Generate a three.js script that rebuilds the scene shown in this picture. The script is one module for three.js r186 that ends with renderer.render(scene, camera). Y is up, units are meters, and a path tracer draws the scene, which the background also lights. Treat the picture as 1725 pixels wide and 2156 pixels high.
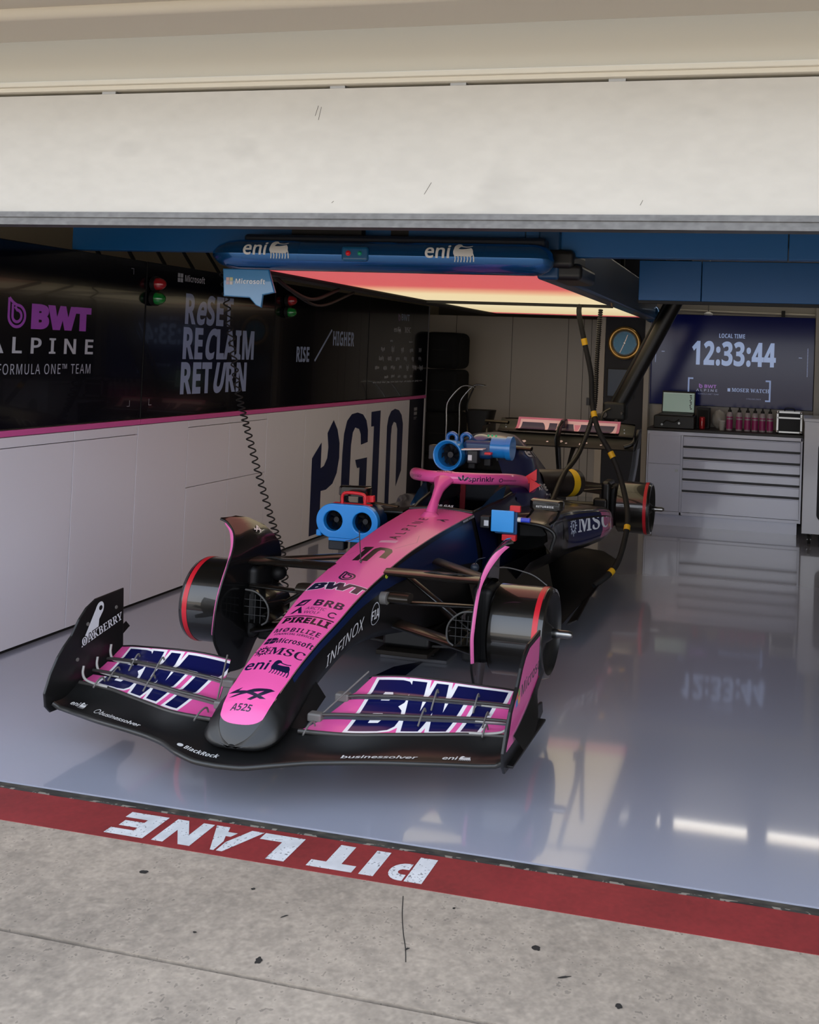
import * as THREE from 'three';
import { mergeGeometries, toCreasedNormals } from 'three/addons/utils/BufferGeometryUtils.js';
import { RoundedBoxGeometry } from 'three/addons/geometries/RoundedBoxGeometry.js';
import { RectAreaLightUniformsLib } from 'three/addons/lights/RectAreaLightUniformsLib.js';
RectAreaLightUniformsLib.init();

// ---------- camera, sky, sun, exposure ----------
const scene = new THREE.Scene();
const FW = 2381.1, FH = 2918.8, FOC = 2093;
const camera = new THREE.PerspectiveCamera(2 * Math.atan(FH / 2 / FOC) * 180 / Math.PI, FW / FH, 0.05, 300);
camera.setViewOffset(FW, FH, 0, 762.8, 1725, 2156);
{
  const yaw = 0.22434, pitch = 0.0248, roll = 0.03765;
  const fw = new THREE.Vector3(-Math.sin(yaw) * Math.cos(pitch), Math.sin(pitch), -Math.cos(yaw) * Math.cos(pitch));
  const rt0 = new THREE.Vector3(Math.cos(yaw), 0, -Math.sin(yaw)), up0 = new THREE.Vector3().crossVectors(rt0, fw);
  const c = Math.cos(roll), s = Math.sin(roll);
  const rt = rt0.clone().multiplyScalar(c).addScaledVector(up0, s), up = up0.clone().multiplyScalar(c).addScaledVector(rt0, -s);
  camera.matrixAutoUpdate = false;
  camera.matrix.makeBasis(rt, up, fw.clone().negate()).setPosition(2.0177, 1.7461, 4.6809);
  camera.matrix.decompose(camera.position, camera.quaternion, camera.scale);
  camera.updateMatrixWorld(true);
}
const renderer = new THREE.WebGLRenderer({ antialias: true });
renderer.toneMapping = THREE.LinearToneMapping;
renderer.toneMappingExposure = 1.12;
renderer.shadowMap.enabled = true;
renderer.shadowMap.type = THREE.PCFSoftShadowMap;
{
  const W = 64, H = 32, d = new Float32Array(W * H * 4);
  for (let j = 0; j < H; j++) for (let i = 0; i < W; i++) {
    const e = Math.max(0, ((j + 0.5) / H - 0.5) * 2), k = Math.pow(1 - e, 2.2), o = (j * W + i) * 4;
    d[o] = 1.5 + 1.1 * k; d[o + 1] = 1.85 + 0.8 * k; d[o + 2] = 2.45 + 0.3 * k; d[o + 3] = 1;
  }
  const sky = new THREE.DataTexture(d, W, H, THREE.RGBAFormat, THREE.FloatType);
  sky.mapping = THREE.EquirectangularReflectionMapping; sky.magFilter = THREE.LinearFilter; sky.minFilter = THREE.LinearFilter; sky.needsUpdate = true;
  scene.background = sky;
}
const sun = new THREE.DirectionalLight(new THREE.Color(1, 0.94, 0.84), 9);
sun.position.set(-7, 26, -11); sun.target.position.set(0, 0, 4); sun.castShadow = true; sun.name = 'sun';
sun.shadow.mapSize.set(2048, 2048);
Object.assign(sun.shadow.camera, { left: -30, right: 30, top: 30, bottom: -30, near: 1, far: 80 });
scene.add(sun, sun.target);

// ---------- helpers ----------
const V = (x, y, z) => new THREE.Vector3(x, y, z);
const lerp = THREE.MathUtils.lerp, clamp = THREE.MathUtils.clamp;
let seed = 7; const rnd = () => { seed = (seed * 1664525 + 1013904223) >>> 0; return seed / 4294967296; };
const used = new Map();
function numbered(n) { const k = used.get(n) ?? 0; used.set(n, k + 1); return k ? `${n}_${String(k).padStart(3, '0')}` : n; }
function std(color, roughness = 0.5, metalness = 0, more = {}) { return new THREE.MeshStandardMaterial({ color, roughness, metalness, ...more }); }
function phys(color, roughness = 0.5, metalness = 0, more = {}) { return new THREE.MeshPhysicalMaterial({ color, roughness, metalness, ...more }); }
function obj(name, geos, m, parent) {
  const list = [].concat(geos);
  const g = list.length > 1 ? mergeGeometries(list.map((x) => { const y = x.index ? x.toNonIndexed() : x; for (const k of Object.keys(y.attributes)) if (!['position', 'normal', 'uv'].includes(k)) y.deleteAttribute(k); return y; })) : list[0];
  const o = new THREE.Mesh(g, m); o.castShadow = o.receiveShadow = true;
  o.name = parent ? name : numbered(name); (parent ?? scene).add(o);
  return o;
}
function thing(name, label, category, pos = [0, 0, 0], turn = 0, group) {
  const o = new THREE.Group(); o.name = numbered(name); o.position.set(...pos); o.rotation.y = turn; scene.add(o);
  o.userData = { label, category }; if (group) o.userData.group = group;
  return o;
}
function tag(o, label, category, group) { Object.assign(o.userData, { label, category }); if (group) o.userData.group = group; return o; }
function struct(name, geos, m, label, category) { const o = obj(name, geos, m); o.userData.kind = 'structure'; if (label) o.userData.label = label; o.userData.category = category ?? 'wall'; return o; }
// a box from its two corners
function bx(x0, x1, y0, y1, z0, z1, r = 0) {
  const w = Math.abs(x1 - x0), h = Math.abs(y1 - y0), d = Math.abs(z1 - z0);
  const g = r ? new RoundedBoxGeometry(w, h, d, 2, Math.min(r, w / 2.01, h / 2.01, d / 2.01)) : new THREE.BoxGeometry(w, h, d);
  return g.translate((x0 + x1) / 2, (y0 + y1) / 2, (z0 + z1) / 2);
}
// box with metre uv
function bxm(x0, x1, y0, y1, z0, z1) {
  const g = bx(x0, x1, y0, y1, z0, z1), p = g.attributes.position, n = g.attributes.normal, u = g.attributes.uv;
  for (let i = 0; i < p.count; i++) {
    const ax = Math.abs(n.getX(i)), ay = Math.abs(n.getY(i));
    if (ay > 0.5) u.setXY(i, p.getX(i), p.getZ(i)); else if (ax > 0.5) u.setXY(i, p.getZ(i), p.getY(i)); else u.setXY(i, p.getX(i), p.getY(i));
  }
  return g;
}
function cyl(r0, r1, h, seg, at, axis = 'y', open = false) {
  const g = new THREE.CylinderGeometry(r1, r0, h, seg, 1, open);
  if (axis === 'x') g.rotateZ(-Math.PI / 2); if (axis === 'z') g.rotateX(Math.PI / 2);
  return g.translate(...at);
}
function tube(pts, r, seg = 24, rad = 8, closed = false) {
  const c = new THREE.CatmullRomCurve3(pts.map((p) => p.isVector3 ? p : V(...p)), closed, 'centripetal');
  return new THREE.TubeGeometry(c, seg, r, rad, closed);
}
function capTube(pts, r, seg = 24, rad = 10) {
  const P = pts.map((p) => p.isVector3 ? p : V(...p)), g = [tube(P, r, seg, rad)];
  for (const e of [P[0], P[P.length - 1]]) g.push(new THREE.SphereGeometry(r, rad, 6).translate(e.x, e.y, e.z));
  return g;
}
// straight bar of flattened oval section between two points, chord along `fwd`
function blade(a, b, chord, thick, fwd = V(0, 0, 1), seg = 14) {
  const A = V(...a), B = V(...b), t = B.clone().sub(A).normalize(), f = fwd.clone().addScaledVector(t, -fwd.dot(t)).normalize(), n = V().crossVectors(t, f);
  const rows = [A, B].map((P) => Array.from({ length: seg + 1 }, (_, k) => { const q = k / seg * Math.PI * 2; return P.clone().addScaledVector(f, Math.cos(q) * chord / 2).addScaledVector(n, Math.sin(q) * thick / 2); }));
  return grid(2, seg + 1, (i, j) => rows[i][j]);
}
// grid surface: rows x cols of points
function grid(R, C, f, uv) {
  const pos = [], u = [], idx = [];
  for (let i = 0; i < R; i++) for (let j = 0; j < C; j++) {
    const p = f(i, j); if (p.isVector3) pos.push(p.x, p.y, p.z); else pos.push(...p);
    u.push(...(uv ? uv(i, j, p) : [j / (C - 1), i / (R - 1)]));
  }
  for (let i = 0; i < R - 1; i++) for (let j = 0; j < C - 1; j++) { const a = i * C + j, b = a + 1, c = a + C, d = c + 1; idx.push(a, c, b, b, c, d); }
  const g = new THREE.BufferGeometry();
  g.setAttribute('position', new THREE.Float32BufferAttribute(pos, 3)); g.setAttribute('uv', new THREE.Float32BufferAttribute(u, 2)); g.setIndex(idx);
  g.computeVertexNormals(); return g;
}
function fan(pts, uvf) {           // convex cap from a loop of points
  const c = pts.reduce((a, p) => a.add(p), V(0, 0, 0)).multiplyScalar(1 / pts.length), pos = [], uv = [];
  pts.forEach((p, i) => { const q = pts[(i + 1) % pts.length]; for (const k of [c, p, q]) { pos.push(k.x, k.y, k.z); uv.push(...(uvf ? uvf(k) : [0, 0])); } });
  const g = new THREE.BufferGeometry(); g.setAttribute('position', new THREE.Float32BufferAttribute(pos, 3)); g.setAttribute('uv', new THREE.Float32BufferAttribute(uv, 2)); g.computeVertexNormals(); return g;
}
// closed loft through loops of points, capped
function loft(loops, uv, caps = true) {
  const C = loops[0].length + 1, g = grid(loops.length, C, (i, j) => loops[i][j % (C - 1)], uv);
  return caps ? [g, fan(loops[0], null), fan(loops[loops.length - 1], null)] : [g];
}
function mirror(g) {                // mirror in x with the faces turned
  const m = (g.index ? g.toNonIndexed() : g.clone()), p = m.attributes.position, n = m.attributes.normal, u = m.attributes.uv;
  for (let i = 0; i < p.count; i++) { p.setX(i, -p.getX(i)); if (n) n.setX(i, -n.getX(i)); }
  for (let i = 0; i < p.count; i += 3) for (const a of [p, n, u]) if (a) for (let c = 0; c < a.itemSize; c++) { const t = a.getComponent(i + 1, c); a.setComponent(i + 1, c, a.getComponent(i + 2, c)); a.setComponent(i + 2, c, t); }
  return m;
}
// piecewise-linear / smooth table lookup: rows [[key, a, b, ...], ...]
function table(rows) {
  const n = rows[0].length - 1, keys = rows.map((r) => r[0]), up = keys[1] > keys[0];
  return (k) => {
    let i = 0; while (i < rows.length - 2 && (up ? k > keys[i + 1] : k < keys[i + 1])) i++;
    const t = clamp((k - keys[i]) / (keys[i + 1] - keys[i]), 0, 1), out = [];
    for (let c = 1; c <= n; c++) {
      const p0 = rows[Math.max(i - 1, 0)][c], p1 = rows[i][c], p2 = rows[i + 1][c], p3 = rows[Math.min(i + 2, rows.length - 1)][c];
      const lin = lerp(p1, p2, t), cr = 0.5 * (2 * p1 + (p2 - p0) * t + (2 * p0 - 5 * p1 + 4 * p2 - p3) * t * t + (3 * p1 - p0 - 3 * p2 + p3) * t * t * t);
      out.push(lerp(lin, cr, 0.7));
    }
    return out;
  };
}
// extruded outline in the (z, y) plane standing at x (thickness t), or general
function plateZY(outline, x, t, bevel = 0) {
  const s = new THREE.Shape(outline.map(([z, y]) => new THREE.Vector2(z, y)));
  const g = new THREE.ExtrudeGeometry(s, { depth: t - 2 * bevel, bevelEnabled: bevel > 0, bevelThickness: bevel, bevelSize: bevel, bevelSegments: 2, curveSegments: 8 });
  return g.translate(0, 0, bevel - t / 2).rotateY(-Math.PI / 2).translate(x, 0, 0);
}
function plateXY(outline, z, t, bevel = 0) {
  const s = new THREE.Shape(outline.map(([x, y]) => new THREE.Vector2(x, y)));
  return new THREE.ExtrudeGeometry(s, { depth: t - 2 * bevel, bevelEnabled: bevel > 0, bevelThickness: bevel, bevelSize: bevel, bevelSegments: 2, curveSegments: 8 }).translate(0, 0, z - t / 2 + bevel);
}
// sheet (flat outline) facing +x on the wall plane; outline in (z, y)
function sheetZY(outline, x, face = 1) {
  const s = new THREE.Shape(outline.map(([z, y]) => new THREE.Vector2(-z, y)));
  const g = new THREE.ShapeGeometry(s, 10).rotateY(Math.PI / 2).translate(x, 0, 0);   // x'=z.. : (-z) -> z
  return g;
}
function canvasTex(w, h, draw, repeat) {
  const c = document.createElement('canvas'); c.width = w; c.height = h; const x = c.getContext('2d'); draw(x, w, h);
  const t = new THREE.CanvasTexture(c); t.colorSpace = THREE.SRGBColorSpace; t.magFilter = THREE.LinearFilter; t.anisotropy = 8;
  if (repeat) { t.wrapS = t.wrapT = THREE.RepeatWrapping; t.repeat.set(...repeat); }
  return t;
}
function noiseTex(size, fn, srgb, repeat) {
  const d = new Uint8Array(size * size * 4);
  for (let j = 0; j < size; j++) for (let i = 0; i < size; i++) { const c = fn(i / size, j / size), o = (j * size + i) * 4; for (let k = 0; k < 3; k++) d[o + k] = clamp(Array.isArray(c) ? c[k] : c, 0, 1) * 255; d[o + 3] = 255; }
  const t = new THREE.DataTexture(d, size, size); t.magFilter = THREE.LinearFilter; t.minFilter = THREE.LinearFilter; t.wrapS = t.wrapT = THREE.RepeatWrapping; if (srgb) t.colorSpace = THREE.SRGBColorSpace; if (repeat) t.repeat.set(...repeat); t.needsUpdate = true; return t;
}
const hashT = new Float32Array(65536).map(() => rnd());
function vnoise(x, y, per) {        // tileable value noise, period `per` cells
  const xi = Math.floor(x), yi = Math.floor(y), fx = x - xi, fy = y - yi, s = (t) => t * t * (3 - 2 * t), m = (a) => ((a % per) + per) % per;
  const h = (a, b) => hashT[(m(a) * 131 + m(b) * 7919) & 65535];
  return lerp(lerp(h(xi, yi), h(xi + 1, yi), s(fx)), lerp(h(xi, yi + 1), h(xi + 1, yi + 1), s(fx)), s(fy));
}
function fbm(u, v, base, oct) { let a = 0, w = 0.5, p = base; for (let o = 0; o < oct; o++) { a += w * vnoise(u * p, v * p, p); p *= 2; w *= 0.5; } return a / (1 - Math.pow(0.5, oct)); }

// ---------- lettering and marks ----------
// text in a box of height h (cap height), sx = horizontal stretch
function txt(c, s, x, y, h, o = {}) {
  c.save(); c.translate(x, y); if (o.rot) c.rotate(o.rot); c.transform(o.sx ?? 1, 0, -(o.skew ?? 0), 1, 0, 0);
  c.font = `${o.weight ?? 'bold'} ${h / 0.714}px ${o.font ?? 'sans-serif'}`; c.textAlign = o.align ?? 'left'; c.textBaseline = 'alphabetic'; c.lineJoin = 'miter'; c.miterLimit = 3;
  if (o.spacing) c.letterSpacing = `${o.spacing * h}px`;
  for (const [col, w] of o.strokes ?? []) { c.strokeStyle = col; c.lineWidth = w * h; c.strokeText(s, 0, 0); }
  c.fillStyle = o.color ?? '#000'; c.fillText(s, 0, 0); c.restore();
}
function width(c, s, h, o = {}) { c.save(); c.font = `${o.weight ?? 'bold'} ${h / 0.714}px ${o.font ?? 'sans-serif'}`; if (o.spacing) c.letterSpacing = `${o.spacing * h}px`; const w = c.measureText(s).width * (o.sx ?? 1); c.restore(); return w; }
function poly(c, pts, x, y, s, color) { c.fillStyle = color; c.beginPath(); pts.forEach(([a, b], i) => i ? c.lineTo(x + a * s, y + b * s) : c.moveTo(x + a * s, y + b * s)); c.closePath(); c.fill(); }
function dog(c, x, y, s, color) {   // six-legged beast of the fuel maker's mark, s = height, y = baseline
  c.save(); c.translate(x, y); c.scale(s, s); c.fillStyle = color; c.strokeStyle = color; c.lineCap = 'round';
  c.beginPath(); c.moveTo(0.08, -0.7); c.bezierCurveTo(0.3, -0.6, 0.7, -0.62, 0.96, -0.72); c.bezierCurveTo(1.14, -0.6, 1.14, -0.36, 1.04, -0.26); c.bezierCurveTo(0.7, -0.24, 0.4, -0.28, 0.18, -0.26); c.bezierCurveTo(0.03, -0.34, 0.02, -0.52, 0.08, -0.7); c.fill();
  c.lineWidth = 0.05;
  for (let k = 0; k < 6; k++) { const a = 0.14 + k * 0.165; c.beginPath(); c.moveTo(a, -0.3); c.quadraticCurveTo(a + 0.08, -0.2, a + 0.01, 0); c.stroke(); }
  c.beginPath(); c.moveTo(0.08, -0.55); c.quadraticCurveTo(0.02, -0.85, 0.2, -0.98); c.quadraticCurveTo(0.42, -1.02, 0.5, -0.82); c.quadraticCurveTo(0.36, -0.8, 0.3, -0.62); c.closePath(); c.fill();
  c.lineWidth = 0.06; c.beginPath(); c.moveTo(0.45, -0.82); c.quadraticCurveTo(0.8, -0.72, 1.0, -0.84); c.stroke();
  c.beginPath(); c.moveTo(1.02, -0.5); c.quadraticCurveTo(1.2, -0.3, 1.16, -0.02); c.stroke(); c.restore();
}
function eni(c, x, y, h, color) { txt(c, 'eni', x, y, h, { color, weight: 'normal', sx: 1.1, strokes: [[color, 0.06]] }); const w = width(c, 'eni', h, { weight: 'normal', sx: 1.1 }); dog(c, x + w + h * 0.12, y + h * 0.28, h * 1.5, color); return w + h * 1.95; }
function arrowA(c, x, y, s, color) { // the car maker's pointed A, box 1 x 0.36
  poly(c, [[0.06, 0.29], [0.55, 0.09], [0.9, 0], [1, 0.01], [0.6, 0.36], [0.51, 0.35], [0.79, 0.09], [0.62, 0.15], [0.16, 0.29]], x, y, s, color);
  poly(c, [[0, 0.18], [0.28, 0.07], [0.22, 0.14], [0.5, 0.15], [0.9, 0.245], [0.78, 0.285], [0.4, 0.2], [0.2, 0.2]], x, y, s, color);
}
function dropB(c, x, y, s, color, bg) { // drop-shaped b, s = height, y = top
  c.save(); c.translate(x, y); c.scale(s, s); c.lineWidth = 0.1; c.strokeStyle = color; c.lineCap = 'butt';
  for (const k of [0, 1]) { const i = k * 0.16; c.beginPath(); c.moveTo(0.05 + i, 0.02 + i * 1.2); c.lineTo(0.05 + i, 0.6); c.arc(0.4, 0.6, 0.35 - i, Math.PI, -Math.PI / 2, true); if (!k) c.quadraticCurveTo(0.22, 0.2, 0.05, 0.02); else c.lineTo(0.3, 0.3); c.stroke(); }
  c.restore();
}
function bwt(c, x, y, h, color, o = {}) { txt(c, 'BWT', x, y, h, { color, sx: 1.25, skew: o.skew ?? 0, strokes: [...(o.outline ? [[o.outline, 0.5]] : []), [color, 0.16]] }); }
function blockBWT(c, x0, x1, y0, y1, ink, rim, lw) {
  const P = (a) => a.map(([u, v]) => [lerp(x0, x1, u), lerp(y0, y1, v)]), path = (a) => { a.forEach(([x, y], i) => i ? c.lineTo(x, y) : c.moveTo(x, y)); c.closePath(); };
  const B = P([[0, 0], [0.2, 0], [0.26, 0.02], [0.292, 0.09], [0.3, 0.22], [0.287, 0.4], [0.255, 0.475], [0.292, 0.55], [0.31, 0.7], [0.3, 0.88], [0.265, 0.97], [0.2, 1], [0, 1]]);
  const H = [P([[0.1, 0.22], [0.165, 0.22], [0.18, 0.29], [0.165, 0.37], [0.1, 0.37]]), P([[0.1, 0.62], [0.17, 0.62], [0.187, 0.71], [0.17, 0.8], [0.1, 0.8]])];
  const Wl = P([[0.278, 0], [0.395, 0], [0.425, 0.55], [0.47, 0], [0.56, 0], [0.588, 0.55], [0.63, 0], [0.738, 0], [0.665, 1], [0.55, 1], [0.516, 0.56], [0.475, 1], [0.36, 1]]);
  const T = P([[0.735, 0], [1, 0], [0.985, 0.3], [0.925, 0.3], [0.885, 1], [0.765, 1], [0.81, 0.3], [0.715, 0.3]]);
  c.lineJoin = 'miter'; c.miterLimit = 2; c.strokeStyle = rim; c.lineWidth = lw; for (const s of [B, Wl, T]) { c.beginPath(); path(s); c.stroke(); }
  c.fillStyle = ink; for (const s of [B, Wl, T]) { c.beginPath(); path(s); c.fill(); } c.fillStyle = rim; for (const h of H) { c.beginPath(); path(h); c.fill(); }
}
function windowsMark(c, x, y, s, cols) { const g = 0.06; [[0, 0], [1, 0], [0, 1], [1, 1]].forEach(([a, b], i) => { c.fillStyle = cols[i]; c.fillRect(x + a * s * (0.5 + g / 2), y + b * s * (0.5 + g / 2), s * (0.5 - g / 2), s * (0.5 - g / 2)); }); }
function sunWheel(c, x, y, r, color) { c.strokeStyle = c.fillStyle = color; c.lineWidth = r * 0.16; c.beginPath(); c.arc(x, y, r * 0.55, 0, 7); c.stroke(); for (let k = 0; k < 16; k++) { const a = k * Math.PI / 8; c.beginPath(); c.moveTo(x + Math.cos(a) * r * 0.6, y + Math.sin(a) * r * 0.6); c.lineTo(x + Math.cos(a) * r * (k % 2 ? 0.85 : 1.05), y + Math.sin(a) * r * (k % 2 ? 0.85 : 1.05)); c.stroke(); } c.beginPath(); c.arc(x, y, r * 0.22, 0, 7); c.fill(); }
// printed decal: a sheet with a drawn print and clear ground
function printMat(w, h, draw, o = {}) { return phys('#ffffff', o.rough ?? 0.35, 0, { map: canvasTex(w, h, draw), transparent: true, ...o.more }); }
// ---------- materials ----------
const M = {
  pink: phys('#e85aa2', 0.32, 0, { clearcoat: 0.6, clearcoatRoughness: 0.12 }),
  navy: phys('#0a1136', 0.35, 0, { clearcoat: 0.7, clearcoatRoughness: 0.1 }),
  carbon: std('#131313', 0.38), matt: std('#0c0c0d', 0.6), gloss: phys('#08080a', 0.2, 0, { clearcoat: 1, clearcoatRoughness: 0.06 }),
  grey: std('#6d6a67', 0.45), steel: std('#9a9a98', 0.28, 1), alu: std('#b4b4b2', 0.35, 0.9), chrome: std('#d0d0d0', 0.12, 1), bronze: std('#3a332b', 0.3, 0.6),
  red: std('#c8202c', 0.4), blue: std('#2491e8', 0.35), rubber: std('#0d0d0d', 0.75), white: std('#dcdad6', 0.4), yellow: std('#d9a91c', 0.5),
  beamBlue: phys('#07568f', 0.4, 0, { clearcoat: 0.1, clearcoatRoughness: 0.15 }),
};
// ---------- apron and garage shell ----------
const concreteMap = noiseTex(1024, (u, v) => {
  const a = fbm(u, v, 4, 5), b = fbm(u + 0.37, v + 0.11, 64, 3), s = fbm(u + 0.7, v + 0.2, 12, 4), d = fbm(u + 0.1, v + 0.6, 180, 2);
  let k = 0.575 + (a - 0.5) * 0.13 + (b - 0.5) * 0.1 + (d - 0.5) * 0.1; if (s > 0.7) k -= (s - 0.7) * 0.5; if (d > 0.78 && s > 0.5) k -= 0.12;
  return [k * 1.06, k * 0.97, k * 0.865];
}, true, [0.45, 0.45]);
const concreteBump = noiseTex(512, (u, v) => fbm(u, v, 48, 3), false, [0.9, 0.9]);
const concrete = std('#ffffff', 0.85, 0, { map: concreteMap, bumpMap: concreteBump, bumpScale: 0.002 });
// slabs of the apron, saw-cut joints between them
const JOINT = 2.144;
const apron = struct('ground', [bxm(-30, 30, -0.3, -0.02, 1.36, 60)], std('#2d2a27', 0.9), 'dark joint bed under the pit lane concrete slabs', 'ground');
{
  const zs = [[1.372, JOINT - 0.008], [JOINT + 0.008, 5.6], [5.612, 14]];
  const xs = [[-30, -7.5], [-7.492, 0.93], [0.934, 9], [9.008, 30]];
  zs.forEach(([z0, z1], i) => (i === 0 ? [[-30, -7.5], [-7.492, 9], [9.008, 30]] : [[-30, -5.5], [-5.492, 30]]).forEach(([x0, x1]) => obj('slab', bxm(x0, x1, -0.15, 0, z0, z1), concrete, apron)));
  obj('slab', bxm(-30, 30, -0.15, -0.004, 14.01, 60), concrete, apron);
}
// black tar spots and a crack on the concrete
{
  const spot = (x, z, rx, rz, t) => { const s = new THREE.Shape(); for (let k = 0; k < 14; k++) { const a = k / 14 * 6.283, r = 0.75 + 0.45 * rnd(); const px = Math.cos(a) * rx * r, py = Math.sin(a) * rz * r; k ? s.lineTo(px, py) : s.moveTo(px, py); } return new THREE.ShapeGeometry(s).rotateX(-Math.PI / 2).rotateY(t).translate(x, 0.0012, z); };
  const tar = std('#26231f', 0.8);
  obj('tar_spots', [spot(0.6, 2.07, 0.010, 0.016, 0.3), spot(1.34, 1.79, 0.012, 0.014, 1), spot(0.0, 1.75, 0.014, 0.01, 0), spot(0.39, 1.74, 0.007, 0.007, 0), spot(1.04, 1.66, 0.006, 0.005, 0), spot(0.98, 1.9, 0.008, 0.004, 1), spot(0.56, 1.85, 0.014, 0.003, 0.9), spot(0.35, 2.0, 0.006, 0.004, 0), spot(1.62, 1.98, 0.01, 0.012, 0), spot(1.45, 1.9, 0.02, 0.004, 0.5), spot(1.7, 2.12, 0.02, 0.006, 0.5)], tar, apron);
  obj('crack', new THREE.TubeGeometry(new THREE.CatmullRomCurve3([V(0.862, 0.0, 1.64), V(0.9, 0.0, 1.74), V(0.94, 0, 1.83), V(0.975, 0, 1.9), V(1.0, 0, 1.96)]), 30, 0.0016, 4), tar, apron);
}
// painted red band with the lane's name, read from inside the garage
const redPaint = std('#ffffff', 0.6, 0, { map: noiseTex(512, (u, v) => { const a = fbm(u, v, 6, 4), b = fbm(u + 0.3, v, 90, 2); const k = 0.9 + (a - 0.5) * 0.22 + (b - 0.5) * 0.12; return [0.58 * k, 0.19 * k, 0.19 * k]; }, true, [0.8, 0.8]) });
const band = tag(obj('painted_line', bxm(-12, 12, -0.001, 0.0016, 1.372, 1.586), redPaint), 'red painted band with white lettering along the garage threshold', 'line');
{
  const wp = std('#ffffff', 0.6, 0, { map: noiseTex(512, (u, v) => { const b = fbm(u, v, 100, 2), a = fbm(u + 0.4, v + 0.2, 14, 3); let k = 0.82 + (a - 0.5) * 0.15; if (b > 0.74 && a > 0.5) k -= 0.35; return k; }, true, [1.6, 1.6]) });
  // each letter in its own upright box (reading frame), u to the reader's right, v up, then turned half round onto the ground
  const z0 = 1.4, z1 = 1.56, L = (pts, xr, w, holes = []) => {   // xr = x of the letter's left side as read (largest x)
    const S = (q) => q.map(([u, v]) => new THREE.Vector2(xr - u * w, lerp(z0, z1, v)));
    const s = new THREE.Shape(S(pts)); holes.forEach((h) => s.holes.push(new THREE.Path(S(h))));
    const g = new THREE.ShapeGeometry(s, 8), p = g.attributes.position; for (let i = 0; i < p.count; i++) p.setXYZ(i, p.getX(i), 0.0026, p.getY(i));
    g.setAttribute('uv', new THREE.Float32BufferAttribute(Array.from({ length: p.count }, (_, i) => [p.getX(i), p.getZ(i)]).flat(), 2));
    g.computeVertexNormals(); obj('letter', g, wp, band);
  };
  const arc = (cx, cy, rx, ry, a0, a1, n = 10) => Array.from({ length: n + 1 }, (_, k) => { const a = lerp(a0, a1, k / n); return [cx + Math.cos(a) * rx, cy + Math.sin(a) * ry]; });
  const h = Math.PI / 2;
  L([[0, 0], [0.52, 0], [0.52, 1], [0, 1]], 0.893, 0.12);
  L([[0.58, 0.32], ...arc(0.7, 0.66, 0.42, 0.34, -h, h), [0.58, 1], [0.58, 0.76], ...arc(0.7, 0.66, 0.16, 0.1, h, -h), [0.58, 0.56]], 0.893, 0.12);
  L([[0, 0], [1, 0], [1, 1], [0, 1]], 0.722, 0.052);
  L([[0.33, 0], [0.67, 0], [0.67, 0.74], [1, 0.74], [1, 1], [0, 1], [0, 0.74], [0.33, 0.74]], 0.645, 0.165);
  L([[0, 0], [1, 0], [1, 0.27], [0.44, 0.27], [0.44, 1], [0, 1]], 0.398, 0.155);
  L([[0, 0], [0.26, 0], [0.5, 0.62], [0.5, 1], [0.38, 1]], 0.238, 0.19);
  L([[0.55, 1], [0.62, 1], [1, 0], [0.72, 0], [0.66, 0.2], [0.46, 0.2], [0.52, 0.38], [0.62, 0.38], [0.55, 0.6]], 0.238, 0.19);
  L([[0, 0], [0.3, 0], [0.3, 0.58], [0.7, 0], [1, 0], [1, 1], [0.7, 1], [0.7, 0.44], [0.3, 1], [0, 1]], 0.04, 0.15);
  L([[0, 0], [1, 0], [1, 0.25], [0.4, 0.25], [0.4, 0.38], [0.9, 0.38], [0.9, 0.62], [0.4, 0.62], [0.4, 0.75], [1, 0.75], [1, 1], [0, 1]], -0.145, 0.155);
}
// threshold channel and its worn strip
const chan = struct('trim_1', [bxm(-12, 12, -0.12, -0.028, 1.30, 1.376)], std('#2b2620', 0.85), 'dark worn drain channel between garage floor and pit lane', 'trim');
{
  const worn = std('#ffffff', 0.8, 0, { map: noiseTex(512, (u, v) => { const a = fbm(u, v * 0.2, 40, 4), b = fbm(u + 0.5, v, 9, 4); const k = a > 0.56 && b > 0.42 ? 0.55 : 0.22 + (b - 0.5) * 0.3; return [k, k * 0.95, k * 0.86]; }, true, [0.9, 3]) });
  obj('edge_strip', bxm(-12, 12, -0.03, -0.001, 1.354, 1.3715), worn, chan);
  obj('edge_strip', bxm(-12, 12, -0.05, -0.006, 1.3155, 1.3535), std('#ffffff', 0.85, 0, { map: noiseTex(256, (u, v) => { const k = 0.24 + (fbm(u, v * 0.3, 24, 4) - 0.5) * 0.3; return [k, k * 0.92, k * 0.78]; }, true, [0.7, 4]) }), chan);
}
const floorBump = noiseTex(512, (u, v) => fbm(u, v, 5, 3) * 0.8 + fbm(u + 0.4, v + 0.3, 40, 2) * 0.05, false, [0.7, 0.7]);
const floorM = phys('#9d9fac', 0.2, 0, { clearcoat: 1, clearcoatRoughness: 0.05, bumpMap: floorBump, bumpScale: 0.0012 });
const floor = struct('floor', [bxm(-3.0, 3.8, -0.1, 0, -9, 1.315)], floorM, 'glossy pale grey epoxy garage floor', 'floor');
struct('floor', [bxm(-30, -3.0, -0.1, -0.002, -9, 1.36), bxm(3.8, 30, -0.1, -0.002, -9, 1.36)], std('#77757a', 0.8), 'bare floor of the neighbouring garages', 'floor');
// navy marking on the floor under the nose
obj('floor_marking', (() => { const s = new THREE.Shape([[-0.11, -0.27], [-0.06, -0.5], [0.06, -0.65], [0.055, -0.34]].map(([x, z]) => new THREE.Vector2(x, -z))); return new THREE.ShapeGeometry(s).rotateX(-Math.PI / 2).translate(0, 0.0015, 0); })(), std('#0b1230', 0.25), floor);
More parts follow.
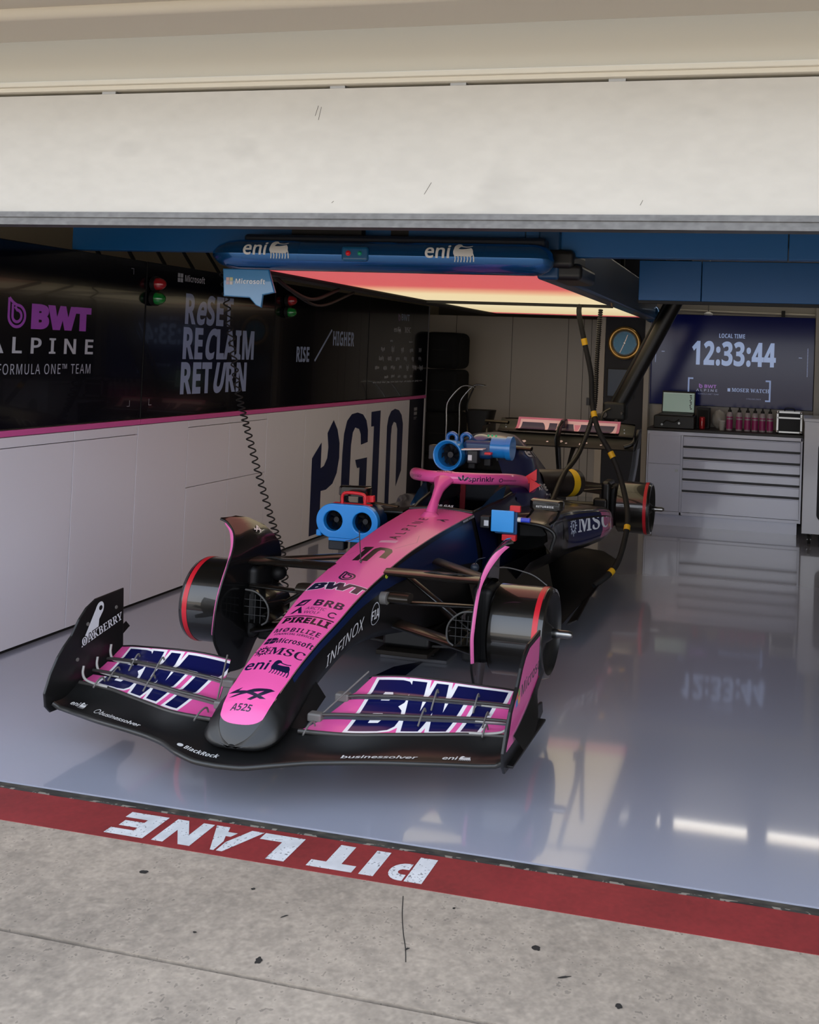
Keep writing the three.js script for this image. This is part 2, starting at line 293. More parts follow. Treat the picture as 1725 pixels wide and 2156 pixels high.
// outer shell
const plaster = std('#c0b59c', 0.8), dullWall = std('#a09a90', 0.7), facade = std('#c3bcae', 0.75);
struct('wall_left', bx(-3.2, -3.0, 0, 3.7, -9.2, 1.3), plaster, 'beige plaster wall behind the display partition');
struct('wall_right', bx(3.8, 4.0, 0, 3.7, -9.2, 1.3), dullWall, 'plain wall closing the garage on the right');
struct('wall_back', bx(-3.2, 4.0, 0, 3.7, -9.2, -9), std('#6d675d', 0.8), 'back wall of the garage');
struct('ceiling', bx(-3.2, 4.0, 3.6, 3.8, -9.2, 1.0), std('#a89f8c', 0.8), 'beige garage ceiling', 'ceiling');
struct('wall_front', bx(-30, 30, 3.8, 9.5, -12, 1.28), facade, 'cream facade of the pit building above the garage door');
struct('wall_lintel', bx(-3.2, 4.0, 3.4, 3.8, 1.0, 1.28), facade, 'lintel over the garage opening');
struct('wall_front_left', bx(-30, -3.2, 0, 3.8, 1.0, 1.28), facade, 'facade left of the garage opening'); struct('wall_front_right', bx(4.0, 30, 0, 3.8, 1.0, 1.28), facade, 'facade right of the garage opening');
// canopy soffit over the door
const soff = struct('wall_upper', [bx(-30, 30, 2.812, 3.45, 1.6, 1.86, 0.03), bx(-30, 30, 2.845, 3.45, 1.86, 2.35)], std('#c9c1b0', 0.7), 'cream canopy soffit above the door', 'soffit');
struct('trim_2', bx(-12, 12, 2.73, 3.45, 1.16, 1.262), std('#c9c1b0', 0.7), 'cream recess panel between door and canopy', 'trim');
struct('trim_3', [bx(-12, 12, 2.728, 2.748, 1.2, 1.352, 0.004), bx(-12, 12, 2.712, 2.73, 1.2, 1.335, 0.003)], std('#d8d2c2', 0.6), 'cream ledge running along the top of the raised door', 'trim');
{
  const d = new THREE.Group(); d.name = 'door_1'; scene.add(d); d.userData = { kind: 'structure', label: 'raised white garage door panel across the opening', category: 'door' };
  const doorMap = noiseTex(512, (u, v) => { const a = fbm(u, v, 3, 3), b = fbm(u + 0.2, v + 0.6, 60, 2), s = fbm(u + 0.8, v + 0.1, 10, 4); let k = 0.775 + (a - 0.5) * 0.05 + (b - 0.5) * 0.03; if (s > 0.7) k -= (s - 0.7) * 0.25; return [k, k * 0.985, k * 0.945]; }, true, [0.3, 0.6]);
  obj('panel', bxm(-3.3, 4.1, 2.237, 2.702, 1.25, 1.31), std('#ffffff', 0.5, 0, { map: doorMap }), d);
  const railM = std('#ffffff', 0.42, 0.75, { map: noiseTex(256, (u, v) => { const b = fbm(u, v * 0.15, 60, 3); return 0.4 + (b - 0.5) * 0.1; }, true, [0.8, 8]) });
  obj('bottom_rail', [bxm(-3.3, 4.1, 2.216, 2.237, 1.235, 1.322), bxm(-3.3, 4.1, 2.2, 2.216, 1.24, 1.312), bxm(-3.3, 4.1, 2.186, 2.201, 1.235, 1.32)], railM, d);
  for (const x of [-0.62, 0.35, 0.82, 1.4]) obj('bracket', bx(x - 0.03, x + 0.03, 2.702, 2.713, 1.27, 1.312), M.alu, d);
  // fine scuffs
  const sc = std('#57534c', 0.8);
  for (const [x, y, dx, dy] of [[0.27, 2.62, 0.012, 0.04], [0.283, 2.61, 0.01, 0.05], [0.72, 2.33, 0.03, 0.05], [0.35, 2.28, 0.012, 0.01], [1.5, 2.28, 0.01, 0.02]]) obj('scuff', bx(-0.0008, 0.0008, -dy / 2, dy / 2, -0.0003, 0.0006).rotateZ(-Math.atan2(dx, dy)).translate(x, y, 1.31), sc, d);
}
// opposite side of the pit lane
struct('wall_pit', bx(-30, 30, 0, 1.25, 17, 17.4), std('#a8a49c', 0.8), 'concrete pit wall across the lane');
// ---------- display partition on the left ----------
const WX = -2.123, WEND = -6.28;
const part = thing('display_partition', 'long low white panelled partition with navy lettering along the left side', 'partition');
{
  const wp = std('#dcdae2', 0.35);
  const cols = [1.25, -0.455, -1.044, -1.605, -2.14, -2.69, -3.35, -4.0, -4.62, -5.2, -5.79, WEND];
  obj('core', bx(-2.3, WX - 0.022, 0.03, 1.19, WEND + 0.01, 1.25), M.matt, part);
  for (let i = 0; i < cols.length - 1; i++) {
    const z1 = cols[i] - 0.002, z0 = cols[i + 1] + 0.002;
    if (i === 10) { obj('panel', bx(WX - 0.02, WX, 0.022, 1.186, z0, z0 + 0.03, 0.002), wp, part); obj('navy_panel', bx(WX - 0.02, WX - 0.002, 0.022, 1.186, z0 + 0.034, z1, 0.002), std('#080c22', 0.35), part); continue; }
    if (i === 3 || i === 4) { obj('panel', bx(WX - 0.02, WX, 0.022, 0.708, z0, z1, 0.002), wp, part); obj('hatch', bx(WX - 0.02, WX - 0.0005, 0.712, 1.135, z0, z1, 0.002), wp, part); obj('top_strip', bx(WX - 0.02, WX, 1.139, 1.186, z0, z1, 0.002), wp, part); continue; }
    obj('panel', bx(WX - 0.02, WX, 0.022, i < 2 ? 1.125 : 1.186, z0, z1, 0.002), wp, part);
    if (i < 2) obj('top_strip', bx(WX - 0.02, WX, 1.129, 1.186, z0, z1, 0.002), wp, part);
  }
  obj('plinth', bx(-2.28, WX - 0.02, 0, 0.03, WEND + 0.02, 1.25), M.matt, part);
  for (const [z0, z1] of [[WEND, -2.735], [-2.732, -1.066], [-1.063, 1.25]]) obj('pink_strip', bx(WX - 0.02, WX + 0.006, 1.19, 1.224, z0 + 0.001, z1, 0.003), std('#cf5a9a', 0.35), part);
  obj('end_post', bx(-2.3, WX + 0.004, 0.03, 2.26, WEND - 0.02, WEND, 0.002), std('#77757a', 0.4), part);
  // navy letters PG10
  const nv = std('#121c46', 0.4), X = WX + 0.0022;
  const sh = (pts, holes = []) => { const s = new THREE.Shape(pts.map(([z, y]) => new THREE.Vector2(-z, y))); holes.forEach((h) => s.holes.push(new THREE.Path(h.map(([z, y]) => new THREE.Vector2(-z, y))))); obj('letter', new THREE.ShapeGeometry(s).rotateY(Math.PI / 2).translate(X, 0, 0), nv, part); };
  sh([[-3.5, 0.05], [-3.5, 0.745], [-3.675, 0.875], [-3.675, 0.64], [-3.74, 0.655], [-3.80, 0.72], [-3.815, 0.82], [-3.785, 0.95], [-3.9, 1.065], [-3.99, 0.97], [-4.045, 0.84], [-4.05, 0.7], [-4.01, 0.56], [-3.93, 0.47], [-3.8, 0.43], [-3.695, 0.43], [-3.695, 0.05]]);
  sh([[-4.115, 0.05], [-4.115, 0.72], [-4.135, 0.92], [-4.19, 1.04], [-4.29, 1.1], [-4.42, 1.11], [-4.55, 1.085], [-4.64, 1.02], [-4.685, 0.92], [-4.69, 0.8], [-4.53, 0.785], [-4.515, 0.89], [-4.47, 0.945], [-4.38, 0.965], [-4.33, 0.92], [-4.3, 0.8], [-4.29, 0.05]]);
  sh([[-4.41, 0.645], [-4.69, 0.645], [-4.69, 0.05], [-4.52, 0.05], [-4.52, 0.56], [-4.46, 0.56]]);
  sh([[-4.755, 1.1], [-4.985, 1.105], [-4.99, 0.05], [-4.83, 0.05], [-4.83, 0.95], [-4.76, 0.95]]);
  sh([[-5.185, 0.05], [-5.17, 0.93], [-5.2, 1.02], [-5.27, 1.085], [-5.37, 1.105], [-5.48, 1.085], [-5.56, 1.03], [-5.61, 0.93], [-5.61, 0.42], [-5.47, 0.26], [-5.455, 0.88], [-5.41, 0.95], [-5.35, 0.965], [-5.3, 0.92], [-5.285, 0.82], [-5.29, 0.05]]);
  // sponsor marks on the navy end panel
  const pm = printMat(128, 256, (c) => { c.fillStyle = '#9a9aa0'; for (const y of [10, 40]) c.fillRect(30, y, 60, 22); c.fillRect(30, 76, 60, 5); c.fillRect(30, 86, 44, 5); });
  obj('print', new THREE.PlaneGeometry(0.2, 0.42).rotateY(Math.PI / 2).translate(WX + 0.001, 0.9, -5.98), pm, part);
}
// struts that hold the panels, seen above them
for (let k = 0; k < 5; k++) {
  const z = -0.75 - k * 0.34, up = -0.2;
  tag(obj('strut', tube([[-2.2, 2.2, z], [-2.62, 2.62, z + up]], 0.012, 4, 6), M.rubber), ['thin black strut above the display wall nearest the blue beam', 'second thin black strut above the display wall', 'third thin black strut above the display wall', 'fourth thin black strut above the display wall', 'fifth thin black strut above the display wall, behind the gantry tube'][k], 'strut', 'struts above the display wall');
}
// ---------- black display panels ----------
function display(z1, z0, label, draw, W = 1024) {
  const d = thing('display_panel', label, 'screen', [WX, 1.23, (z0 + z1) / 2], 0, 'black display panels on the left wall'), w = z1 - z0, H = Math.round(W * 1.025 / w);
  obj('frame', bx(-0.06, -0.004, 0, 1.03, -w / 2 + 0.002, w / 2 - 0.002, 0.003), M.matt, d);
  const t = canvasTex(W, H, (c, a, b) => { c.fillStyle = '#05060f'; c.fillRect(0, 0, a, b); draw(c, (z, y) => [(z1 - z) / w * a, (2.255 - y) / 1.025 * b], a / w); });
  obj('face', new THREE.PlaneGeometry(w - 0.008, 1.02).rotateY(Math.PI / 2).translate(0, 0.515, 0), phys('#ffffff', 0.14, 0, { map: t, clearcoat: 0.25, clearcoatRoughness: 0.02 }), d);
  return d;
}
const corner = (c, P, z, y, sz, sy) => { const [x, v] = P(z, y); c.strokeStyle = '#8a8a90'; c.lineWidth = 3; c.beginPath(); c.moveTo(x + sz * 18, v); c.lineTo(x, v); c.lineTo(x, v + sy * 26); c.stroke(); };
display(1.2, -1.058, 'first black wall display nearest the door with purple and grey team lettering', (c, P, s) => {
  let p = P(0.11, 1.95); dropB(c, p[0], p[1], 0.17 * s, '#a04fb5'); p = P(-0.055, 1.79); txt(c, 'BWT', p[0], p[1], 0.125 * s, { color: '#a04fb5', sx: 1.32, strokes: [['#a04fb5', 0.14]] });
  p = P(0.235, 1.645); txt(c, 'ALPINE', p[0], p[1], 0.085 * s, { color: '#b9bcc6', weight: 'normal', sx: 1.45, spacing: 0.42, strokes: [['#b9bcc6', 0.06]] });
  p = P(0.165, 1.525); txt(c, 'FORMULA ONE™ TEAM', p[0], p[1], 0.058 * s, { color: '#a9adba', weight: 'normal', sx: 0.78, spacing: 0.12 });
  corner(c, P, -0.93, 2.2, -1, 1); corner(c, P, -0.95, 1.31, -1, -1);
}, 1536);
display(-1.066, -2.732, 'second black wall display with large condensed three-line motto', (c, P, s) => {
  const g = '#8e9cc0', L = (t, z, y, h, sx, skew = 0) => { const p = P(z, y); txt(c, t, p[0], p[1], h * s, { color: g, sx, skew, strokes: [[g, 0.05]] }); };
  const word = (parts, z, y, h, sx) => { let x = P(z, y)[0]; const v = P(z, y)[1]; for (const [t, it] of parts) { txt(c, t, x, v, h * s, { color: g, sx, skew: it ? 0.22 : 0, strokes: [[g, 0.05]] }); x += width(c, t, h * s, { sx }) + (it ? 0.01 : 0) * s; } };
  word([['R', 0], ['e', 1], ['S', 0], ['E', 0], ['T', 0]], -1.485, 1.872, 0.205, 0.76);
  word([['RE', 0], ['C', 1], ['LAIM', 0]], -1.475, 1.622, 0.215, 0.745);
  word([['RET', 0], ['U', 1], ['RN', 0]], -1.465, 1.375, 0.215, 0.76);
  let p = P(-1.395, 2.215); windowsMark(c, p[0], p[1], 0.062 * s, ['#b9bcc4', '#b9bcc4', '#b9bcc4', '#b9bcc4']); p = P(-1.475, 2.163); txt(c, 'Microsoft', p[0], p[1], 0.045 * s, { color: '#c3c6cc', sx: 0.85 });
  corner(c, P, -1.14, 1.31, 1, -1);
});
display(-2.742, -4.6, 'third black wall display with a thin slash between two raised words', (c, P, s) => {
  const g = '#8e9cc0'; let p = P(-3.12, 1.605); txt(c, 'RISE', p[0], p[1], 0.128 * s, { color: g, sx: 0.66, strokes: [[g, 0.04]] }); p = P(-3.81, 1.757); txt(c, 'HIGHER', p[0], p[1], 0.13 * s, { color: g, sx: 0.68, strokes: [[g, 0.04]] });
  c.strokeStyle = g; c.lineWidth = 0.022 * s; c.beginPath(); c.moveTo(...P(-3.47, 1.61)); c.lineTo(...P(-3.79, 1.9)); c.stroke();
});
display(-4.612, -6.275, 'fourth and farthest black wall display with rows of small grey sponsor marks', (c, P, s) => {
  const row = (y, z0, z1, n, h, col = '#8b8e96') => { for (let k = 0; k < n; k++) { const p = P(lerp(z0, z1, n > 1 ? k / (n - 1) : 0.5), y); const w = (0.07 + 0.06 * rnd()) * s; c.fillStyle = col; const hh = h * s * (0.7 + 0.5 * rnd()); for (let q = 0; q < 5; q++) c.fillRect(p[0] - w / 2 + q * w / 5, p[1] - hh / 2 * (0.6 + rnd() * 0.7), w / 7, hh * (0.6 + 0.4 * rnd())); } };
  let p = P(-5.36, 2.08); dropB(c, p[0], p[1] - 0.05 * s, 0.08 * s, '#8a6f9a'); txt(c, 'BWT', p[0] + 0.08 * s, p[1] + 0.02 * s, 0.07 * s, { color: '#8e9cb8', sx: 1.2 });
  p = P(-5.25, 1.93); eni(c, p[0], p[1], 0.05 * s, '#a9a9ae'); txt(c, 'MSC', p[0] + 0.3 * s, p[1], 0.06 * s, { color: '#a9a9ae', font: 'serif' });
  row(1.83, -5.2, -5.75, 2, 0.03); row(1.735, -4.98, -6.05, 5, 0.06); row(1.64, -4.95, -6.05, 6, 0.05); row(1.54, -4.85, -6.1, 7, 0.05); row(1.445, -5.1, -5.8, 5, 0.04); row(1.39, -4.8, -6.1, 12, 0.02);
});
// traffic lamps on the display wall
for (const [z, side, l] of [[-1.13, 'near', 'beside the three-line motto'], [-2.92, 'far', 'at the start of the third display']]) {
  for (const [y, col, cn] of [[2.118, '#a01820', 'red'], [2.022, '#0d7a2e', 'green']]) {
    const t = thing('signal_lamp', `small ${cn} dome lamp on the black display wall ${l}`, 'lamp', [WX, y, z], 0, 'signal lamps on the display wall');
    obj('base', cyl(0.05, 0.05, 0.03, 20, [0.02, 0, 0], 'x'), M.matt, t);
    const pts = []; for (let k = 0; k <= 8; k++) pts.push(new THREE.Vector2(0.043 * Math.cos(k / 8 * Math.PI / 2), 0.06 * Math.sin(k / 8 * Math.PI / 2)));
    obj('lens', new THREE.LatheGeometry(pts, 20).rotateZ(-Math.PI / 2).translate(0.035, 0, 0), phys(col, 0.15, 0, { clearcoat: 1, clearcoatRoughness: 0.05 }), t);
  }
}
// ---------- blue header beams ----------
{
  const t = thing('header_beam', 'wide glossy blue ceiling beam just inside the door, cut by the door edge', 'beam');
  for (const [x0, x1] of [[-2.16, -0.66], [-0.655, 0.62], [0.625, 1.985], [1.99, 3.79]]) obj('panel', bx(x0, x1, 2.265, 2.72, -0.48, -0.4, 0.004), M.beamBlue, t);
  const r = thing('cross_beam', 'second blue ceiling beam below and behind the wide one, right side', 'beam');
  for (const [x0, x1] of [[1.055, 1.45], [1.455, 3.79]]) obj('panel', bx(x0, x1, 2.118, 2.372, -1.7, -1.6, 0.004), M.beamBlue, r);
  obj('bottom_track', bx(1.055, 3.79, 2.1, 2.118, -1.69, -1.61), M.matt, r);
  for (const x of [1.2, 2.6]) obj('hanger', bx(x - 0.02, x + 0.02, 2.37, 3.6, -1.67, -1.63), M.matt, r);
  for (const x of [-1.9, 1.7, 3.2]) obj('hanger', bx(x - 0.02, x + 0.02, 2.72, 3.6, -0.46, -0.42), M.matt, t);
}
// ---------- overhead light gantry above the car ----------
{
  const G = thing('light_gantry', 'long overhead light box with glossy blue front tube above the car', 'light', [-0.035, 2.15, -0.2], 0.03);
  const teal = phys('#125f9e', 0.24, 0.7, { clearcoat: 1, clearcoatRoughness: 0.06 });
  // front tube: capsule of oval section, with rounded ends
  const rows = [], A = 20, N = 22;
  for (let i = 0; i <= N; i++) { const q = i / N, s = q < 0.18 ? Math.sin(q / 0.18 * Math.PI / 2) : q > 0.82 ? Math.sin((1 - q) / 0.18 * Math.PI / 2) : 1; const x = q < 0.18 ? -1.07 + 0.17 * (1 - Math.cos(q / 0.18 * Math.PI / 2)) : q > 0.82 ? 0.85 - 0.1 * (1 - Math.cos((1 - q) / 0.18 * Math.PI / 2)) : lerp(-0.9, 0.75, (q - 0.18) / 0.64); rows.push(Array.from({ length: A }, (_, k) => { const a = k / A * 6.2832; return V(x, 0.083 + 0.083 * s * Math.sin(a), -0.06 + 0.1 * s * Math.cos(a)); })); }
  const tubeM = obj('front_tube', loft(rows), teal, G);
  const mk = printMat(512, 192, (c) => { c.scale(2, 2); eni(c, 6, 62, 52, '#ecebe6'); });
  for (const x of [-0.855, 0.172]) obj('print', grid(9, 2, (i, j) => { const a = lerp(-0.62, 0.95, i / 8); return [x + j * 0.33, 0.083 + 0.084 * Math.sin(a), -0.06 + 0.101 * Math.cos(a)]; }, (i, j) => [j, i / 8]), mk, tubeM);
  const sw = obj('switch_box', bx(-0.275, -0.125, 0.048, 0.128, 0.02, 0.055, 0.02), phys('#125a86', 0.3, 0, { clearcoat: 0.5 }), G);
  obj('red_button', [new THREE.SphereGeometry(0.013, 14, 10).translate(-0.232, 0.09, 0.056), cyl(0.014, 0.014, 0.008, 16, [-0.232, 0.09, 0.054], 'z')], std('#f01c2a', 0.3), sw);
  obj('green_button', [new THREE.SphereGeometry(0.011, 14, 10).translate(-0.168, 0.09, 0.056), cyl(0.012, 0.012, 0.008, 16, [-0.168, 0.09, 0.054], 'z')], std('#14a87c', 0.3), sw);
  // box body and side skirts
  obj('housing', [bx(-0.9, 0.8, 0.035, 0.2, -5.2, -0.06, 0.02)], std('#0a1626', 0.35), G);
  obj('side_skirt', [bx(0.74, 0.86, -0.01, 0.3, -5.15, -0.14, 0.02)], phys('#093a60', 0.35, 0.1, { clearcoat: 0.2 }), G);
  obj('side_skirt', [bx(-0.96, -0.82, -0.01, 0.14, -5.15, -0.1, 0.02)], M.matt, G);
  // printed, back-lit diffuser: red towards the front and the rear edge, cream between
  const glow = canvasTex(64, 1024, (c, w, h) => { const g = c.createLinearGradient(0, 0, 0, h); for (const [s, k] of [[0, '#c63448'], [0.02, '#cf3f50'], [0.06, '#efd9a6'], [0.32, '#ffeec2'], [0.62, '#ffe9b8'], [0.72, '#f0a080'], [0.78, '#e0565e'], [1, '#d5495a']]) g.addColorStop(s, k); c.fillStyle = g; c.fillRect(0, 0, w, h); });
  const diff = obj('diffuser', grid(12, 12, (i, j) => { const u = j / 11 * 2 - 1; return [-0.045 + u * 0.775, 0.012 + 0.012 * u * u * 0 - 0.0, lerp(-5.12, -0.1, i / 11)]; }, (i, j) => [j / 11, 1 - i / 11]), new THREE.MeshStandardMaterial({ color: '#c8b48c', roughness: 0.5, emissive: '#ffffff', emissiveMap: glow, emissiveIntensity: 0.72 }), G);
  obj('divider', [bx(-0.82, 0.74, -0.012, 0.012, -2.93, -2.9)], M.matt, G);
  const la = new THREE.RectAreaLight(new THREE.Color(1, 0.82, 0.6), 0.3, 1.5, 4.9); la.position.set(-0.045, -0.03, -2.6); la.rotation.x = -Math.PI / 2; la.name = 'gantry_lamp'; G.add(la);
  // end cap joint at the far right corner, and rear tube
  obj('corner_joint', [new THREE.SphereGeometry(0.09, 18, 12).translate(0.82, 0.05, -5.1), cyl(0.05, 0.06, 0.16, 16, [0.92, 0.045, -5.1], 'x')], teal, G);
  obj('rear_tube', cyl(0.06, 0.06, 1.7, 16, [-0.04, 0.07, -5.2], 'x'), teal, G);
  for (const [x, z] of [[-0.7, -1.0], [0.6, -1.0], [-0.7, -4.4], [0.6, -4.4]]) obj('hanger', cyl(0.02, 0.02, 1.3, 8, [x, 0.83, z]), M.matt, G);
  obj('front_clamp', [bx(0.78, 0.94, 0.05, 0.15, -0.5, -0.12, 0.03), bx(0.8, 0.98, -0.01, 0.08, -0.6, -0.15, 0.03)], M.carbon, G);
  obj('cable_loom', [tube([[-0.9, 0.02, -0.35], [-0.88, -0.07, -0.6], [-0.88, -0.11, -0.9], [-0.88, -0.02, -1.3]], 0.012, 20, 6), tube([[-0.9, 0.01, -0.4], [-0.92, -0.1, -0.8], [-0.92, -0.14, -1.1], [-0.9, -0.02, -1.6]], 0.009, 20, 6)], M.rubber, G);
  // mounting gear above
  obj('mount', [bx(-0.66, -0.25, 0.17, 0.45, -0.3, -0.15), bx(-0.1, 0.5, 0.17, 0.4, -0.32, -0.2)], M.matt, G);
  // side bracket with print
  const br = obj('side_bracket', plateXY([[-0.98, -0.005], [-0.72, -0.005], [-0.68, -0.12], [-0.75, -0.135], [-0.755, -0.2], [-0.78, -0.19], [-0.82, -0.15], [-0.97, -0.145]], -0.02, 0.02, 0.006), phys('#2f77a8', 0.3, 0.1, { clearcoat: 0.8 }), G);
  obj('print', new THREE.PlaneGeometry(0.24, 0.06).translate(-0.845, -0.066, -0.008), printMat(512, 128, (c) => { windowsMark(c, 8, 24, 84, ['#c9a9a0', '#c2c08a', '#b9a8b4', '#cfc9c4']); txt(c, 'Microsoft', 120, 94, 56, { color: '#e3e6ea', sx: 1.05 }); }), br);
}
// ---------- coiled cable from the gantry to the floor ----------
{
  const path = new THREE.CatmullRomCurve3([V(-1.66, 2.22, -1.2), V(-1.58, 1.82, -1.2), V(-1.5, 1.41, -1.2), V(-1.43, 1.2, -1.2), V(-1.33, 0.9, -1.2), V(-1.23, 0.6, -1.22), V(-1.13, 0.38, -1.2), V(-1.0, 0.12, -1.0), V(-0.9, 0.02, -0.8)]), pts = [];
  const turns = 50, n = turns * 12; for (let i = 0; i <= n; i++) { const t = i / n, p = path.getPoint(t), a = i / 12 * 6.2832, r = 0.02; pts.push(V(p.x + Math.cos(a) * r, p.y, p.z + Math.sin(a) * r)); }
  const o = obj('coiled_cable', new THREE.TubeGeometry(new THREE.CatmullRomCurve3(pts), n, 0.0052, 5), M.rubber); tag(o, 'black coiled cable hanging in front of the display wall', 'cable');
}
// ---------- hoses from the gantry to the car ----------
{
  const P = [[0.353, 2.15, -3.09], [0.36, 2.09, -3.05], [0.409, 1.878, -3.05], [0.477, 1.598, -3.05], [0.493, 1.392, -3.05], [0.568, 1.181, -2.95], [0.706, 0.969, -2.9], [0.787, 0.791, -2.85], [0.881, 0.57, -2.6], [0.885, 0.42, -2.45], [0.868, 0.285, -2.1], [0.77, 0.2, -1.95]];
  const h = tag(obj('air_hose', tube(P, 0.021, 120, 10), M.rubber), 'black air hose with yellow bands hanging from the light box to the car', 'hose');
  const c = new THREE.CatmullRomCurve3(P.map((p) => V(...p)), false, 'centripetal');
  for (const y of [1.865, 1.29, 0.99, 0.505, 0.275]) { let b = 0, e = 9; for (let k = 0; k <= 400; k++) { const q = c.getPoint(k / 400); if (Math.abs(q.y - y) < e) { e = Math.abs(q.y - y); b = k / 400; } } const a = c.getPoint(Math.max(0, b - 0.009)), d = c.getPoint(Math.min(1, b + 0.009)); obj('band', tube([a, d], 0.0245, 4, 12), M.yellow, h); }
  obj('clip', bx(0.45, 0.475, 1.36, 1.42, -3.07, -3.03), M.matt, h);
  const S = [[0.43, 2.15, -3.6], [0.425, 2.05, -3.6], [0.41, 1.72, -3.62], [0.4, 1.3, -3.62], [0.36, 0.98, -3.3], [0.36, 0.84, -2.7], [0.4, 0.72, -2.2], [0.42, 0.69, -1.95]];
  const braid = new THREE.CatmullRomCurve3(S.map((p) => V(...p)), false, 'centripetal');
  const rings = [], n = 150; const g = []; for (let i = 0; i < n; i++) { const t = i / n, p = braid.getPoint(t); g.push(p); }
  const rr = []; for (let i = 0; i <= n * 4; i++) { const t = i / (n * 4); rr.push(0.014 + 0.008 * Math.abs(Math.sin(i / 4 * Math.PI))); }
  const F = braid.computeFrenetFrames(n * 4, false);
  const cor = grid(n * 4 + 1, 9, (i, j) => { const p = braid.getPointAt(i / (n * 4)), a = j / 8 * 6.2832; return p.addScaledVector(F.normals[i], Math.cos(a) * rr[i]).addScaledVector(F.binormals[i], Math.sin(a) * rr[i]); });
  tag(obj('corrugated_hose', cor, std('#17130f', 0.45)), 'ribbed dark cable conduit hanging behind the yellow-banded hose', 'hose');
}
// ---------- rear of the garage ----------
{
  const w = struct('wall_rear', [bx(-3.0, -0.05, 0, 2.21, -7.6, -7.5)], std('#bdb2a2', 0.28), 'satin greige partition behind the rear wing');
  for (const x of [-2.2, -1.45, -0.72, -0.52, -0.42]) obj('seam', bx(x - 0.003, x + 0.003, 0, 2.21, -7.501, -7.496), std('#4e483f', 0.5), w);
  struct('wall_inner', [bx(-0.06, 2.75, 0, 3.0, -6.56, -6.46)], std('#1b1c26', 0.6), 'dark inner wall carrying the clock and the time screen');
  struct('trim_4', bx(-0.13, -0.05, 0, 2.2, -6.52, -6.44, 0.004), std('#b8ae9f', 0.4), 'pale upright post at the end of the greige partition', 'trim');
  struct('trim_5', bx(0.425, 0.485, 0.0, 2.24, -6.46, -6.3, 0.004), std('#a39d93', 0.4), 'pale upright post between the clock and the time screen', 'trim');
  struct('trim_6', bx(2.265, 2.36, 0.0, 2.4, -6.46, -6.3, 0.004), std('#a39d93', 0.4), 'pale upright post right of the time screen', 'trim');
  struct('wall_panel', bx(0.485, 2.265, 0.9, 1.25, -6.462, -6.44), std('#b3aea6', 0.5), 'pale wall strip under the time screen');
  struct('trim_7', bx(0.485, 2.265, 2.255, 2.4, -6.46, -6.42), std('#8f8a80', 0.5), 'pale rail above the time screen', 'trim');
  tag(obj('floor_pad', bx(-1.2, -0.9, 0, 0.02, -6.9, -6.6), M.matt), 'small black pad on the floor far behind the car', 'pad');
}
// teal framed pictures of equipment on the dark wall
{
  const t = thing('wall_clock', 'round gold-rimmed wall clock with teal dial', 'clock', [0.18, 1.912, -6.44]);
  obj('case', cyl(0.16, 0.16, 0.05, 40, [0, 0, 0.005], 'z'), std('#1a1712', 0.4), t);
  obj('rim', new THREE.TorusGeometry(0.164, 0.024, 14, 56).translate(0, 0, 0.035), std('#c9a05c', 0.3, 0.7), t);
  obj('dial', new THREE.CircleGeometry(0.146, 48).translate(0, 0, 0.032), phys('#ffffff', 0.2, 0, { specularIntensity: 0.6, map: canvasTex(512, 512, (c) => {
    c.fillStyle = '#1290c4'; c.fillRect(0, 0, 512, 512); c.fillStyle = '#070d14'; c.beginPath(); c.arc(256, 256, 256, 0, 7); c.arc(256, 256, 226, 0, 7, true); c.fill(); c.strokeStyle = '#8fb0bf'; c.lineWidth = 5;
    for (let k = 0; k < 60; k++) { const a = k * Math.PI / 30, r = k % 5 ? 214 : 196; c.beginPath(); c.moveTo(256 + Math.cos(a) * r, 256 + Math.sin(a) * r); c.lineTo(256 + Math.cos(a) * 224, 256 + Math.sin(a) * 224); c.stroke(); }
  }) }), t);
  const hand = (l, w, a, name) => obj(name, plateXY([[-w, -0.02], [w, -0.02], [w * 0.6, l], [-w * 0.6, l]], 0.04, 0.003).rotateZ(a), std('#c9c3bb', 0.3, 0.6), t);
  hand(0.1, 0.005, -0.35, 'hour_hand'); hand(0.125, 0.0045, 2.72, 'minute_hand');
  obj('hub', cyl(0.01, 0.01, 0.01, 16, [0, 0, 0.042], 'z'), M.steel, t);
  const p = thing('wall_poster', 'small dark blue picture panel on the wall under the clock', 'poster', [0.14, 1.46, -6.455]);
  obj('frame', bx(-0.16, 0.16, -0.17, 0.17, 0, 0.02), M.matt, p); obj('print', new THREE.PlaneGeometry(0.28, 0.3).translate(0, 0, 0.021), std('#0a2b4a', 0.35), p);
}
